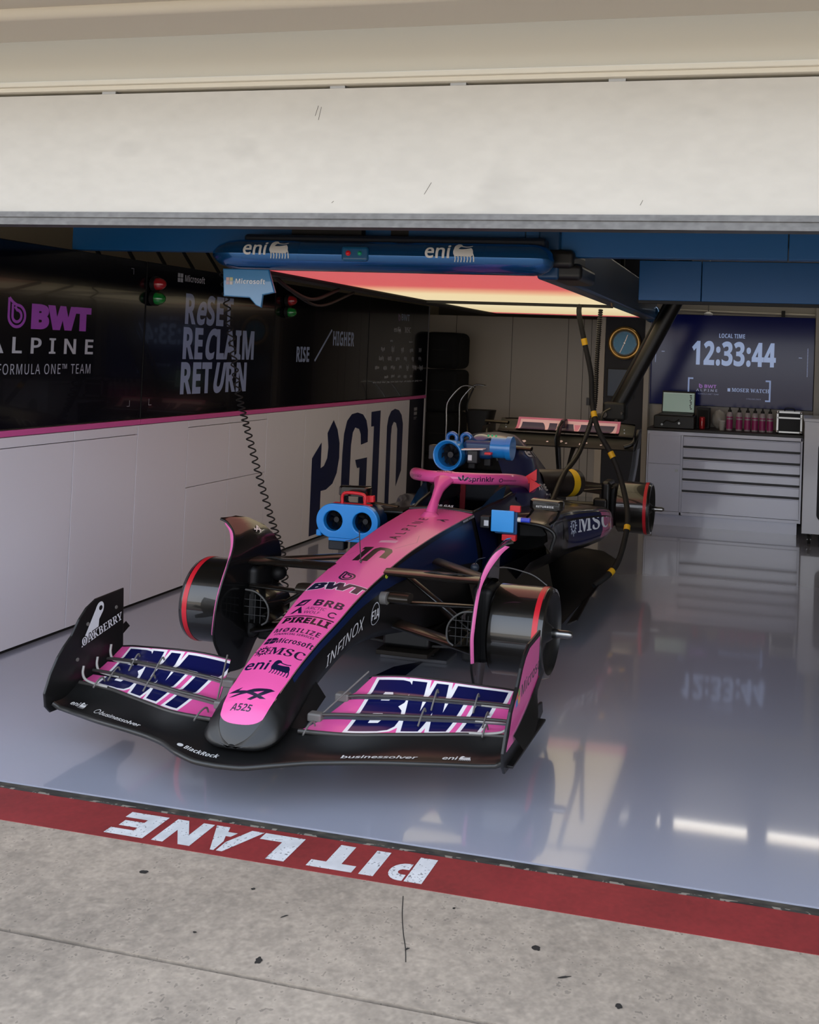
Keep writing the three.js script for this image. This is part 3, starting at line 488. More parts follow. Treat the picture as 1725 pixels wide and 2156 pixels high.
// time screen
{
  const t = thing('time_screen', 'wall screen showing the local time in large pale digits', 'screen', [1.365, 1.75, -6.44]);
  obj('bezel', bx(-0.9, 0.9, -0.505, 0.505, 0, 0.035, 0.004), M.matt, t);
  const W = 2048, H = 1148, s = W / 1.79, P = (x, y) => [(x - 1.365 + 0.895) * s, (2.2525 - y) * s];
  const tex = canvasTex(W, H, (c) => {
    c.fillStyle = '#080b36'; c.fillRect(0, 0, W, H); const b = '#a9c0ee'; let p;
    p = P(1.375, 2.008); txt(c, 'LOCAL TIME', p[0], p[1], 0.047 * s, { color: '#9fb4e2', sx: 0.76, align: 'center' });
    p = P(0.935, 1.708); const o = { color: b, sx: 0.72, spacing: 0.03, strokes: [[b, 0.05]] }; const str = '12:33:44', w = width(c, str, 0.252 * s, o), k = (1.862 - 0.935) * s / w; txt(c, str, p[0], p[1], 0.252 * s, { ...o, sx: 0.72 * k });
    c.strokeStyle = '#8fa4d4'; c.lineWidth = 0.018 * s; c.beginPath(); c.moveTo(...P(0.965, 1.548)); c.lineTo(...P(0.915, 1.548)); c.lineTo(...P(0.915, 1.33)); c.lineTo(...P(0.965, 1.33)); c.stroke();
    c.beginPath(); c.moveTo(...P(1.755, 1.548)); c.lineTo(...P(1.803, 1.548)); c.lineTo(...P(1.803, 1.33)); c.lineTo(...P(1.755, 1.33)); c.stroke();
    p = P(1.03, 1.492); dropB(c, p[0], p[1], 0.05 * s, '#a36ac8'); p = P(1.085, 1.448); txt(c, 'BWT', p[0], p[1], 0.036 * s, { color: '#a36ac8', sx: 1.3 });
    p = P(1.0, 1.408); txt(c, 'ALPINE', p[0], p[1], 0.026 * s, { color: '#aab4d4', weight: 'normal', sx: 1.5, spacing: 0.3 }); p = P(1.02, 1.372); txt(c, 'FORMULA ONE™ TEAM', p[0], p[1], 0.016 * s, { color: '#7c86a8', weight: 'normal' });
    p = P(1.345, 1.418); c.fillStyle = '#9fb4e2'; c.fillRect(p[0], p[1] - 0.036 * s, 0.03 * s, 0.036 * s); p = P(1.39, 1.418); txt(c, 'MOSER WATCH', p[0], p[1], 0.04 * s, { color: '#9fb4e2', font: 'serif', sx: 0.92 });
    p = P(1.55, 1.338); txt(c, 'STREAMLINER', p[0], p[1], 0.014 * s, { color: '#7c86a8', weight: 'normal', sx: 1.3 });
    c.fillStyle = '#8f9fc8'; for (const [x, y0, y1] of [[0.53, 1.86, 1.72], [2.19, 1.93, 1.62]]) for (let y = y1; y < y0; y += 0.012) { const q = P(x, y); c.fillRect(q[0], q[1], 0.009 * s, 0.007 * s); }
    for (const [x, y] of [[0.6, 1.84], [2.1, 1.82]]) { const q = P(x, y); c.fillRect(q[0], q[1], 0.035 * s, 0.008 * s); }
  });
  obj('display', new THREE.PlaneGeometry(1.785, 1.0).translate(0, 0, 0.0365), phys('#ffffff', 0.14, 0, { map: tex, emissive: '#ffffff', emissiveMap: tex, emissiveIntensity: 0.3, specularIntensity: 0.7 }), t);
  const la = new THREE.RectAreaLight(new THREE.Color(0.5, 0.6, 1), 0.015, 1.78, 1.0); la.position.set(0, 0, 0.06); la.rotation.y = Math.PI; la.name = 'screen_lamp'; t.add(la);
}
// ceiling tube lights at the back right and the small lamp over the screen
{
  for (const [x0, x1, l] of [[0.75, 1.75, 'left one of two tube lights high on the rear ceiling'], [1.9, 3.3, 'right one of two tube lights high on the rear ceiling']]) {
    const t = thing('tube_light', l, 'light', [(x0 + x1) / 2, 3.2, -6.1], 0, 'tube lights at the rear ceiling'), w = x1 - x0;
    obj('housing', bx(-w / 2, w / 2, 0.03, 0.09, -0.08, 0.08, 0.01), M.white, t);
    obj('tube', cyl(0.03, 0.03, w - 0.06, 14, [0, 0, 0.02], 'x'), new THREE.MeshStandardMaterial({ color: '#ffffff', emissive: '#fff2dc', emissiveIntensity: 4.5 }), t);
    obj('stem', [cyl(0.01, 0.01, 0.31, 8, [-w / 3, 0.245, 0]), cyl(0.01, 0.01, 0.31, 8, [w / 3, 0.245, 0])], M.grey, t);
    const la = new THREE.RectAreaLight(new THREE.Color(1, 0.95, 0.86), 7, w - 0.06, 0.06); la.position.set(0, -0.035, 0.02); la.rotation.x = -Math.PI / 2; la.name = 'tube_lamp'; t.add(la);
  }
  const s = thing('spot_lamp', 'small pale lamp fixture above the time screen', 'lamp', [1.125, 2.26, -6.2]);
  obj('head', new THREE.LatheGeometry([[0, -0.02], [0.045, -0.018], [0.05, 0], [0.015, 0.02], [0, 0.022]].map((p) => new THREE.Vector2(...p)), 20), M.white, s);
  obj('stem', cyl(0.006, 0.006, 1.33, 8, [0, 0.68, 0]), M.grey, s);
  const cnd = tag(obj('conduit', [tube([[0.6, 2.3, -6.38], [1.4, 2.285, -6.38], [2.26, 2.275, -6.38]], 0.016, 20, 8)], std('#9a9488', 0.4)), 'pale pipe running along the wall above the time screen', 'pipe');
  obj('clamp', bx(1.9, 1.94, 2.25, 2.32, -6.41, -6.36), M.matt, cnd);
}
// ---------- drawer cabinet and what stands on it ----------
{
  const cab = thing('drawer_cabinet', 'long pale grey metal workshop cabinet with six wide drawers', 'cabinet', [0.56, 0, -5.8]);
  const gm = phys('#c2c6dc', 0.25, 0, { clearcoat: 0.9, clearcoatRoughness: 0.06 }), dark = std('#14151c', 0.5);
  obj('carcass', [bx(0.004, 1.596, 0.125, 0.985, -0.6, -0.022), bx(0, 1.6, 0.955, 0.992, -0.02, 0.004, 0.003), bx(0, 1.6, 0.12, 0.15, -0.02, 0.002, 0.002), bx(0, 0.014, 0.12, 0.99, -0.02, 0.002), bx(1.584, 1.6, 0.12, 0.99, -0.02, 0.004), bx(0.36, 0.378, 0.12, 0.99, -0.02, 0.002)], gm, cab);
  obj('plinth', bx(0.08, 1.565, 0, 0.12, -0.58, -0.03), gm, cab);
  obj('worktop', bx(-0.006, 1.606, 0.992, 1.02, -0.62, 0.012, 0.006), std('#1a1512', 0.5), cab);
  const door = (y0, y1, lock) => { const d = obj('door', bx(0.017, 0.357, y0, y1, -0.02, 0.001, 0.003), gm, cab); if (lock) obj('lock', cyl(0.016, 0.016, 0.004, 20, [0.32, lock, 0.003], 'z'), M.steel, d); else obj('grip', bx(0.03, 0.344, y1 - 0.03, y1 - 0.012, 0, 0.004, 0.002), gm, d); };
  door(0.648, 0.972, 0); door(0.153, 0.643, 0.585);
  const ys = [0.967, 0.845, 0.728, 0.612, 0.504, 0.384, 0.15];
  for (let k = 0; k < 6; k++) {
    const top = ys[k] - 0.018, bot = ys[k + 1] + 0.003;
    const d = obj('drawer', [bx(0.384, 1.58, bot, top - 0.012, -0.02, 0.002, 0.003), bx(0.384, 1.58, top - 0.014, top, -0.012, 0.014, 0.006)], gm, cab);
    obj('slot_shade_strip', bx(0.382, 1.582, top + 0.001, top + 0.0195, -0.021, -0.002), dark, d);  // dark strip fills the gap above the drawer, its shade painted in as colour
  }
  const L = thing('laptop', 'open dark laptop with pale green screen on a black box', 'laptop', [0.85, 1.155, -5.95]);
  obj('base', bx(-0.18, 0.18, 0, 0.022, -0.1, 0.13, 0.006), std('#1b1712', 0.4), L);
  const sc = obj('lid', bx(-0.18, 0.18, 0, 0.235, -0.008, 0.004, 0.004).rotateX(-0.12).translate(0, 0.02, -0.1), M.matt, L);
  const lt = canvasTex(256, 160, (c) => { c.fillStyle = '#9fb9b0'; c.fillRect(0, 0, 256, 160); c.fillStyle = '#2a3030'; for (let k = 0; k < 9; k++) c.fillRect(218 + (k % 3) * 3, 14 + k * 14, 16 - (k % 4) * 2, 9); c.fillStyle = '#b8ccc4'; c.fillRect(0, 0, 256, 8); });
  obj('display', new THREE.PlaneGeometry(0.335, 0.205).rotateX(-0.12).translate(0, 0.133, -0.106), std('#ffffff', 0.25, 0, { map: lt, emissive: '#ffffff', emissiveMap: lt, emissiveIntensity: 0.16 }), L);
  obj('keys', bx(-0.16, 0.16, 0.022, 0.025, -0.08, 0.05), M.matt, L);
  const B = thing('equipment_box', 'black electronics box under the laptop', 'box', [0.84, 1.02, -5.95]);
  obj('body', bx(-0.22, 0.21, 0, 0.135, -0.17, 0.15, 0.012), std('#0d0c0b', 0.5), B); obj('knob', [cyl(0.012, 0.012, 0.01, 12, [-0.13, 0.04, 0.155], 'z'), cyl(0.012, 0.012, 0.01, 12, [0.05, 0.06, 0.155], 'z')], M.steel, B); obj('cable', tube([[-0.12, 0.05, 0.16], [-0.08, 0.085, 0.18], [0, 0.07, 0.18], [0.05, 0.1, 0.165]], 0.006, 16, 6), M.rubber, B);
  const S = thing('speaker_box', 'upright black box standing behind the red can', 'box', [1.125, 1.02, -6.08]);
  obj('body', bx(-0.075, 0.065, 0, 0.225, -0.08, 0.08, 0.008), M.matt, S); obj('grille', bx(-0.06, 0.05, 0.02, 0.2, 0.08, 0.083), std('#1a1a1a', 0.9), S);
  const C = thing('drink_can', 'small red drink can beside the laptop', 'can', [1.12, 1.02, -5.93]);
  obj('body', new THREE.LatheGeometry([[0, 0], [0.024, 0], [0.031, 0.012], [0.031, 0.118], [0.025, 0.132], [0, 0.13]].map((p) => new THREE.Vector2(...p)), 24), std('#a51c22', 0.3, 0.3), C);
  obj('label', new THREE.CylinderGeometry(0.0315, 0.0315, 0.06, 20, 1, true, -0.4, 0.8).translate(0, 0.065, 0), printMat(64, 128, (c) => { c.fillStyle = '#d8c4bc'; c.fillRect(26, 8, 12, 112); c.fillRect(20, 30, 24, 14); }), C);
  const U = thing('plastic_cup', 'translucent plastic cup left of the pink bottles', 'cup', [1.33, 1.02, -5.93]);
  obj('shell', new THREE.LatheGeometry([[0, 0], [0.026, 0], [0.034, 0.1], [0.0325, 0.1], [0.025, 0.004], [0, 0.004]].map((p) => new THREE.Vector2(...p)), 24), phys('#d6d3ce', 0.3, 0, { transmission: 0.5 }), U); obj('lip', new THREE.TorusGeometry(0.034, 0.002, 6, 24).rotateX(Math.PI / 2).translate(0, 0.1, 0), M.white, U);
  const bag = tag(obj('plastic_bag', (() => { const g = new THREE.SphereGeometry(0.09, 22, 16), p = g.attributes.position; for (let i = 0; i < p.count; i++) { const n = fbm(p.getX(i) * 2 + 5, p.getY(i) * 2 + p.getZ(i) * 1.3 + 5, 8, 3); p.setXYZ(i, p.getX(i) * (0.75 + n * 0.4) * 0.9, Math.max(-0.1, p.getY(i) * (0.9 + n * 0.5)) + 0.1, p.getZ(i) * 0.6 * (0.7 + n * 0.5)); } g.computeVertexNormals(); return g.translate(1.285, 1.02, -6.1); })(), phys('#a8a29a', 0.35, 0, { transmission: 0.25 })), 'crumpled clear plastic bag on the cabinet behind the cup', 'bag');
  const prof = [[0, 0], [0.03, 0], [0.034, 0.008], [0.034, 0.125], [0.034, 0.16], [0.028, 0.19], [0.017, 0.2], [0, 0.2]].map((p) => new THREE.Vector2(...p));
  const bodyM = phys('#b7a9ae', 0.25, 0, { transmission: 0.25 }), pk = std('#9d2a68', 0.4), names = ['leftmost of the row beside the cup', 'second of the row from the cup', 'third of the row from the cup', 'third of the row from the silver case', 'second of the row from the silver case', 'last of the row beside the silver case'];
  [1.405, 1.505, 1.592, 1.668, 1.745, 1.823].forEach((x, k) => {
    const b = thing('drink_bottle', `pink sports bottle with black cap, ${names[k]}`, 'bottle', [x, 1.02, -5.95], 0, 'pink bottles on the cabinet');
    obj('body', new THREE.LatheGeometry(prof, 24), bodyM, b); obj('wrap', [new THREE.CylinderGeometry(0.0346, 0.0346, 0.1, 24, 1, true).translate(0, 0.07, 0)], pk, b);
    obj('band', new THREE.CylinderGeometry(0.0346, 0.0346, 0.014, 24, 1, true).translate(0, 0.142, 0), pk, b);
    obj('cap', new THREE.LatheGeometry([[0.02, 0.196], [0.02, 0.215], [0.01, 0.225], [0.008, 0.245], [0, 0.246]].map((p) => new THREE.Vector2(...p)), 18), M.matt, b);
  });
  const F = thing('flight_case', 'small black flight case with silver edges at the end of the cabinet', 'case', [2.02, 1.032, -5.98]);
  obj('body', bx(-0.115, 0.115, 0.012, 0.205, -0.1, 0.1), std('#0b0b0c', 0.6), F);
  const E = []; for (const x of [-0.12, 0.12]) { E.push(bx(x - 0.009, x + 0.009, 0, 0.22, 0.092, 0.108), bx(x - 0.009, x + 0.009, 0, 0.22, -0.108, -0.092)); for (const y of [0.008, 0.212]) E.push(bx(x - 0.009, x + 0.009, y - 0.008, y + 0.008, -0.1, 0.1)); } for (const y of [0.008, 0.155, 0.212]) for (const z of [-0.1, 0.1]) E.push(bx(-0.12, 0.12, y - 0.008, y + 0.008, z - 0.008, z + 0.008));
  obj('edging', E, M.alu, F);
  for (const x of [-0.12, 0.12]) for (const y of [0.008, 0.212]) obj('corner_cap', new THREE.SphereGeometry(0.018, 12, 8).translate(x, y, 0.102), M.chrome, F);
  obj('handle', tube([[-0.05, 0.22, 0], [-0.05, 0.245, 0], [0.05, 0.245, 0], [0.05, 0.22, 0]], 0.006, 20, 6), M.matt, F);
}
// ---------- trolley at the right edge ----------
{
  const t = thing('tool_trolley', 'pale grey tool trolley on castors at the right edge', 'trolley', [2.17, 0, -5.3]);
  const gm = phys('#c0c1cc', 0.3, 0, { clearcoat: 0.7, clearcoatRoughness: 0.1 });
  const s = new THREE.Shape([[0, 0.11], [0.6, 0.11], [0.6, 1.19], [0, 1.19]].map((p) => new THREE.Vector2(...p))); const h = new THREE.Path(); h.absarc(0.2, 0.94, 0.07, 0, Math.PI, false); h.lineTo(0.13, 0.3); h.absarc(0.2, 0.3, 0.07, Math.PI, 2 * Math.PI, false); h.lineTo(0.27, 0.94); s.holes.push(h);
  obj('front_panel', new THREE.ExtrudeGeometry(s, { depth: 0.02, bevelEnabled: true, bevelSize: 0.004, bevelThickness: 0.004, bevelSegments: 2 }).translate(0, 0, -0.02), gm, t);
  obj('body', bx(0.004, 0.6, 0.12, 1.18, -0.6, -0.03), gm, t); obj('recess', bx(0.1, 0.3, 0.2, 1.03, -0.032, -0.026), M.matt, t);  // black sheet behind the slot paints in the shade of the hollow
  obj('lid', bx(-0.012, 0.62, 1.19, 1.225, -0.62, 0.015, 0.008), gm, t);
  for (const [x, z] of [[0.07, -0.05], [0.53, -0.05], [0.07, -0.53], [0.53, -0.53]]) { const c = obj('castor', cyl(0.045, 0.045, 0.03, 20, [x, 0.047, z], 'x'), M.rubber, t); obj('fork', [bx(x - 0.025, x - 0.018, 0.045, 0.11, z - 0.02, z + 0.02), bx(x + 0.018, x + 0.025, 0.045, 0.11, z - 0.02, z + 0.02)], M.matt, c); obj('hub', cyl(0.02, 0.02, 0.034, 14, [x, 0.047, z], 'x'), M.chrome, c); }
}
// ---------- stack of black padded cases and chrome trolley at the end of the display wall ----------
['topmost padded black case of the tall stack', 'second padded black case down the stack', 'third padded black case down the stack', 'lowest padded black case of the tall stack'].forEach((l, k) => {
  const y = [1.535, 1.02, 0.51, 0.0][k], h = [0.435, 0.505, 0.505, 0.505][k];
  const t = thing('padded_case', `${l} at the end of the display wall`, 'case', [-2.06, y, -6.78], 0, 'stacked black cases');
  obj('body', bx(-0.22 - (k ? 0.02 : 0), 0.225, 0, h, -0.25, 0.25, k ? 0.06 : 0.08), std('#050505', 0.9), t);
  obj('seam', bx(-0.1, 0.1, h * 0.5, h * 0.5 + 0.01, 0.249, 0.254), std('#171512', 0.8), t);
});
{
  const t = thing('chrome_trolley', 'chrome-framed trolley with black basket behind the car', 'trolley', [-1.52, 0, -6.0]);
  for (const z of [0, -0.45]) obj('frame', tube([[-0.24, 0.02, z], [-0.235, 0.9, z], [-0.235, 1.15, z], [-0.2, 1.22, z], [-0.07, 1.355, z], [0.0, 1.366, z], [0.08, 1.355, z]], 0.011, 50, 8), M.chrome, t);
  obj('handle', tube([[0.08, 1.355, 0], [0.09, 1.35, -0.22], [0.08, 1.355, -0.45]], 0.011, 12, 8), M.chrome, t);
  obj('arm', tube([[0.07, 1.34, 0], [0.02, 1.22, 0], [0.0, 1.13, 0.0], [0.01, 1.08, 0]], 0.009, 16, 8), M.matt, t);
  const bk = loft([0.72, 1.02, 1.09].map((y, i) => { const w = [0.1, 0.15, 0.165][i], d = [0.1, 0.14, 0.15][i]; return Array.from({ length: 20 }, (_, k) => { const a = k / 20 * 6.2832; return V(0.1 + Math.sign(Math.cos(a)) * Math.pow(Math.abs(Math.cos(a)), 0.5) * w, y, -0.2 + Math.sign(Math.sin(a)) * Math.pow(Math.abs(Math.sin(a)), 0.5) * d); }); }));
  obj('basket', bk, M.matt, t); obj('shelf', [bx(-0.25, 0.28, 0.7, 0.72, -0.46, 0.01), bx(-0.25, 0.28, 0.12, 0.14, -0.46, 0.01)], M.matt, t);
  for (const [x, z] of [[-0.24, 0], [0.26, 0], [-0.24, -0.45], [0.26, -0.45]]) { obj('post', cyl(0.011, 0.011, 0.68, 8, [x, 0.38, z]), M.chrome, t); obj('castor', cyl(0.04, 0.04, 0.025, 14, [x, 0.04, z], 'x'), M.rubber, t); }
}
// ---------- black boom reaching down behind the rear wing ----------
{
  const t = thing('boom_arm', 'thick black boom slanting down from the blue beam behind the car', 'boom');
  const a = V(1.0, 2.42, -4.7), b = V(0.42, 1.28, -4.75);
  obj('outer_tube', tube([a, b], 0.072, 8, 20), std('#0d0b09', 0.4), t); obj('rail', tube([a.clone().add(V(-0.082, 0.02, -0.05)), b.clone().add(V(-0.082, 0.02, -0.05))], 0.02, 8, 10), M.matt, t);
  obj('clevis', [bx(0.28, 0.5, 1.14, 1.32, -4.84, -4.66, 0.03), bx(0.2, 0.36, 1.05, 1.2, -4.82, -4.7, 0.02)], M.matt, t);
  obj('fitting', [cyl(0.03, 0.03, 0.06, 14, [0.3, 1.2, -4.66], 'z'), cyl(0.02, 0.02, 0.08, 12, [0.42, 1.14, -4.66], 'z'), cyl(0.012, 0.012, 0.05, 10, [0.47, 1.22, -4.64], 'z')], M.bronze, t);
  obj('mast', bx(0.96, 1.08, 2.4, 3.6, -4.78, -4.64), M.matt, t);
  obj('cable', tube([[0.36, 1.26, -4.64], [0.3, 1.22, -4.62], [0.27, 1.12, -4.63], [0.24, 1.04, -4.68]], 0.009, 16, 6), std('#4a4436', 0.5), t);
}
// ---------- the racing car (origin under the front axle, nose towards +z) ----------
const car = thing('racing_car', 'pink and black open-wheel racing car number 10 parked without tyres', 'car');
const both = (fn) => { fn(1); fn(-1); };
// --- nose and chassis ---
// z, half width and height of the pink top's edge, bottom height, lower half width
const noseT = table([[1.245, 0.012, 0.228, 0.215, 0.03], [1.238, 0.04, 0.242, 0.208, 0.078], [1.225, 0.062, 0.26, 0.204, 0.112], [1.205, 0.08, 0.286, 0.2, 0.136], [1.18, 0.091, 0.314, 0.2, 0.15], [1.15, 0.098, 0.343, 0.2, 0.155], [1.1, 0.104, 0.379, 0.205, 0.155], [0.95, 0.111, 0.447, 0.235, 0.138], [0.8, 0.116, 0.5, 0.29, 0.125], [0.65, 0.127, 0.547, 0.335, 0.13], [0.5, 0.135, 0.598, 0.365, 0.135], [0.35, 0.14, 0.636, 0.37, 0.145], [0.2, 0.143, 0.664, 0.355, 0.155], [0.05, 0.148, 0.692, 0.33, 0.165], [-0.1, 0.157, 0.717, 0.3, 0.18], [-0.25, 0.165, 0.734, 0.27, 0.2], [-0.4, 0.172, 0.748, 0.25, 0.215], [-0.55, 0.181, 0.76, 0.23, 0.23], [-0.7, 0.188, 0.768, 0.21, 0.245], [-0.85, 0.195, 0.776, 0.2, 0.26], [-1.0, 0.203, 0.783, 0.19, 0.27]]);
const zsN = []; for (let k = 0; k <= 60; k++) zsN.push(k < 14 ? 1.245 - 0.145 * Math.pow(k / 14, 1.8) : lerp(1.1, -1.0, (k - 14) / 46));
const crown = 0.018;
function section(z) {               // loop of the shell without the pink top: right edge, down, round the bottom and up to the left edge
  const [w, y, b, lw] = noseT(z), h = y - b, r = [];
  const P = [[w, y], [w + 0.006, y - 0.012 - h * 0.03], [lerp(w, lw, 0.5) + 0.012, y - h * 0.3], [lw + 0.006, y - h * 0.62], [lw * 0.94, b + h * 0.16], [lw * 0.75, b + h * 0.03], [lw * 0.35, b]];
  for (const p of P) r.push(p); for (const p of [...P].reverse()) r.push([-p[0], p[1]]);
  return r;
}
const arcN = [0]; for (let k = 1; k <= 60; k++) { const a = noseT(zsN[k - 1]), b = noseT(zsN[k]); arcN.push(arcN[k - 1] + Math.hypot(zsN[k] - zsN[k - 1], b[1] - a[1])); }
const sAt = (z) => { let i = 0; while (i < 59 && zsN[i + 1] > z) i++; return lerp(arcN[i], arcN[i + 1], clamp((zsN[i] - z) / (zsN[i] - zsN[i + 1]), 0, 1)); };
const carbonWeave = noiseTex(128, (u, v) => { const a = Math.floor(u * 32), b = Math.floor(v * 32), k = ((a + b) >> 1) % 2 ? 0.075 : 0.055; return k; }, true, [14, 14]);
const weave = std('#ffffff', 0.36, 0, { map: carbonWeave });
const sideTex = canvasTex(2048, 512, (c, w, h) => {       // right side of the nose: carbon with a blue streak below the pink edge
  c.fillStyle = '#101012'; c.fillRect(0, 0, w, h); c.fillStyle = '#0b2144'; c.beginPath(); c.moveTo(0.02 * w, 0.3 * h); c.lineTo(0.1 * w, 0.1 * h); c.lineTo(w, 0.04 * h); c.lineTo(w, 0.62 * h); c.lineTo(0.72 * w, 0.4 * h); c.lineTo(0.3 * w, 0.2 * h); c.lineTo(0.06 * w, 0.34 * h); c.fill();
});
const shellRows = zsN.map((z) => section(z).map(([x, y]) => V(x, y, z)));
const NS = shellRows[0].length;
const chassis = obj('chassis', [grid(61, NS, (i, j) => shellRows[i][j], (i, j) => [sAt(zsN[i]), j * 0.05]), fan(shellRows[0])], weave, car);
// pink top
const NTW = 512, NTH = 2048, PXM = 860, ink = '#1b1430', inkN = '#0c1236';
const topTex = canvasTex(NTW, NTH, (c) => {
  c.fillStyle = '#e85aa2'; c.fillRect(0, 0, NTW, NTH);
  // rows are drawn from the tip (bottom of the canvas) to the cockpit (top)
  const Y = (z) => NTH - (sAt(z)) * PXM, C = NTW / 2;
  // carbon tip beyond the pink
  const t0 = 1.213; c.fillStyle = '#0d0d0d'; c.fillRect(0, Y(t0) - 90, NTW, NTH); c.fillStyle = '#e85aa2'; c.beginPath(); c.moveTo(0, Y(t0) - 130); c.lineTo(NTW, Y(t0) - 130); c.lineTo(NTW, Y(t0) - 90); c.lineTo(C + 92, Y(t0) - 90); c.bezierCurveTo(C + 88, Y(t0) - 20, C + 40, Y(t0) - 4, C, Y(t0) - 4); c.bezierCurveTo(C - 40, Y(t0) - 4, C - 88, Y(t0) - 20, C - 92, Y(t0) - 90); c.lineTo(0, Y(t0) - 90); c.fill();
  const T = (s, z, h, o = {}) => txt(c, s, C + (o.dx ?? 0) * PXM, Y(z), h * PXM, { align: 'center', color: ink, ...o });
  T('A525', 1.178, 0.028, { sx: 0.95, skew: 0.15, dx: -0.012 });
  arrowA(c, C - 0.098 * PXM, Y(1.13) - 0.05 * PXM, 0.185 * PXM, ink);
  eni(c, C - 0.106 * PXM, Y(1.005), 0.05 * PXM, inkN);
  sunWheel(c, C - 0.078 * PXM, Y(0.922) - 0.023 * PXM, 0.033 * PXM, ink); T('MSC', 0.922, 0.045, { font: 'serif', dx: 0.03, sx: 1.15 });
  windowsMark(c, C - 0.104 * PXM, Y(0.85) - 0.04 * PXM, 0.042 * PXM, [ink, ink, ink, ink]); T('Microsoft', 0.848, 0.032, { dx: 0.024, sx: 0.86 });
  T('FINANCIAL SERVICES', 0.792, 0.0135, { sx: 0.98 }); T('MØBILIZE', 0.77, 0.03, { sx: 0.98, spacing: 0.1 });
  T('PIRELLI', 0.7, 0.04, { sx: 1.08, color: '#14101c', strokes: [['#14101c', 0.08]] }); c.fillStyle = '#14101c'; c.fillRect(C - 0.12 * PXM, Y(0.7) - 0.055 * PXM, 0.235 * PXM, 6);
  poly(c, [[0, 0], [0.5, -1], [1, 0], [0.7, 0], [0.5, -0.45], [0.25, 0]], C - 0.105 * PXM, Y(0.63), 0.055 * PXM, ink); T('ARCTIC', 0.602, 0.02, { dx: 0.0, sx: 1.05, weight: 'normal' }); T('WOLF', 0.63, 0.02, { dx: -0.006, sx: 1.05, weight: 'normal' }); c.strokeStyle = ink; c.lineWidth = 6; c.beginPath(); c.arc(C + 0.09 * PXM, Y(0.615), 0.017 * PXM, 0.6, 5.6); c.stroke();
  poly(c, [[0, 0.1], [0.35, -0.9], [1.2, -0.95], [0.9, 0]], C - 0.115 * PXM, Y(0.57), 0.05 * PXM, ink); poly(c, [[0.35, -0.2], [0.95, -0.75], [0.75, -0.15]], C - 0.115 * PXM, Y(0.57), 0.05 * PXM, '#e85aa2'); T('BRB', 0.57, 0.048, { dx: 0.04, sx: 1.15, strokes: [[ink, 0.02]] });
  T('BWT', 0.428, 0.062, { sx: 1.5, skew: 0.12, color: inkN, strokes: [['#f2e6ee', 0.22], [inkN, 0.12]] }); dropB(c, C - 0.034 * PXM, Y(0.29) - 0.054 * PXM, 0.1 * PXM, inkN);
  // number 10
  { c.save(); c.translate(C + 0.005 * PXM, Y(0.1)); c.scale(PXM * 0.2, PXM * 0.31); const k = '#120f1c'; poly(c, [[-0.34, 0], [-0.17, 0], [-0.17, -0.62], [-0.42, -0.62], [-0.42, -0.5], [-0.34, -0.5]], 0, 0, 1, k); poly(c, [[-0.11, 0], [0.06, 0], [0.06, -0.44], [0.1, -0.5], [0.2, -0.5], [0.24, -0.44], [0.24, -0.2], [0.41, -0.2], [0.41, -0.5], [0.33, -0.6], [0.22, -0.62], [0, -0.62], [-0.09, -0.55], [-0.11, -0.48]], 0, 0, 1, k); c.restore(); }
  // A L P I N E reading up the nose, with a chequer mark
  c.save(); c.translate(C + 0.03 * PXM, Y(-0.24)); c.rotate(-Math.PI / 2); txt(c, 'ALPINE', 0, 0, 0.05 * PXM, { color: '#2a0e26', weight: 'normal', sx: 1.3, spacing: 0.55, align: 'left', strokes: [['#2a0e26', 0.06]] }); c.restore();
  c.strokeStyle = '#f0dfe8'; c.lineWidth = 6; for (let k = 0; k < 3; k++) { c.beginPath(); c.moveTo(C - 0.04 * PXM, Y(-0.17) - k * 10); c.lineTo(C + 0.05 * PXM, Y(-0.17) - k * 13 - 14); c.stroke(); }
  c.strokeStyle = '#a83a72'; c.lineWidth = 2; c.beginPath(); c.moveTo(C - 0.13 * PXM, Y(0.02)); c.lineTo(C - 0.1 * PXM, Y(-0.03)); c.stroke(); c.beginPath(); c.moveTo(C + 0.11 * PXM, Y(-0.36)); c.lineTo(C + 0.14 * PXM, Y(-0.25)); c.lineTo(C + 0.08 * PXM, Y(-0.1)); c.stroke();
  // plain badge near the screen pillar
  c.fillStyle = '#1a1420'; poly(c, [[0, 0], [0.6, -0.5], [0.75, -0.42], [0.4, -0.1], [0.7, 0.2], [0.5, 0.3], [0.2, 0.05], [0, 0.2]], C + 0.08 * PXM, Y(-0.72), 0.08 * PXM, '#2a1a28');
  txt(c, '> H A N D S   U P   H E R E <', C, Y(-0.965), 0.012 * PXM, { align: 'center', color: '#2a1430' });
});
const pinkTop = phys('#ffffff', 0.32, 0, { map: topTex, clearcoat: 0.3, clearcoatRoughness: 0.12 });
obj('nose_top', grid(61, 13, (i, j) => { const [w, y] = noseT(zsN[i]), u = j / 6 - 1; return [u * w, y + crown * (1 - u * u) * Math.min(1, w / 0.1), zsN[i]]; }, (i, j) => { const [w] = noseT(zsN[i]), u = j / 6 - 1; return [0.5 + u * w * PXM / NTW, sAt(zsN[i]) * PXM / NTH]; }), pinkTop, chassis);
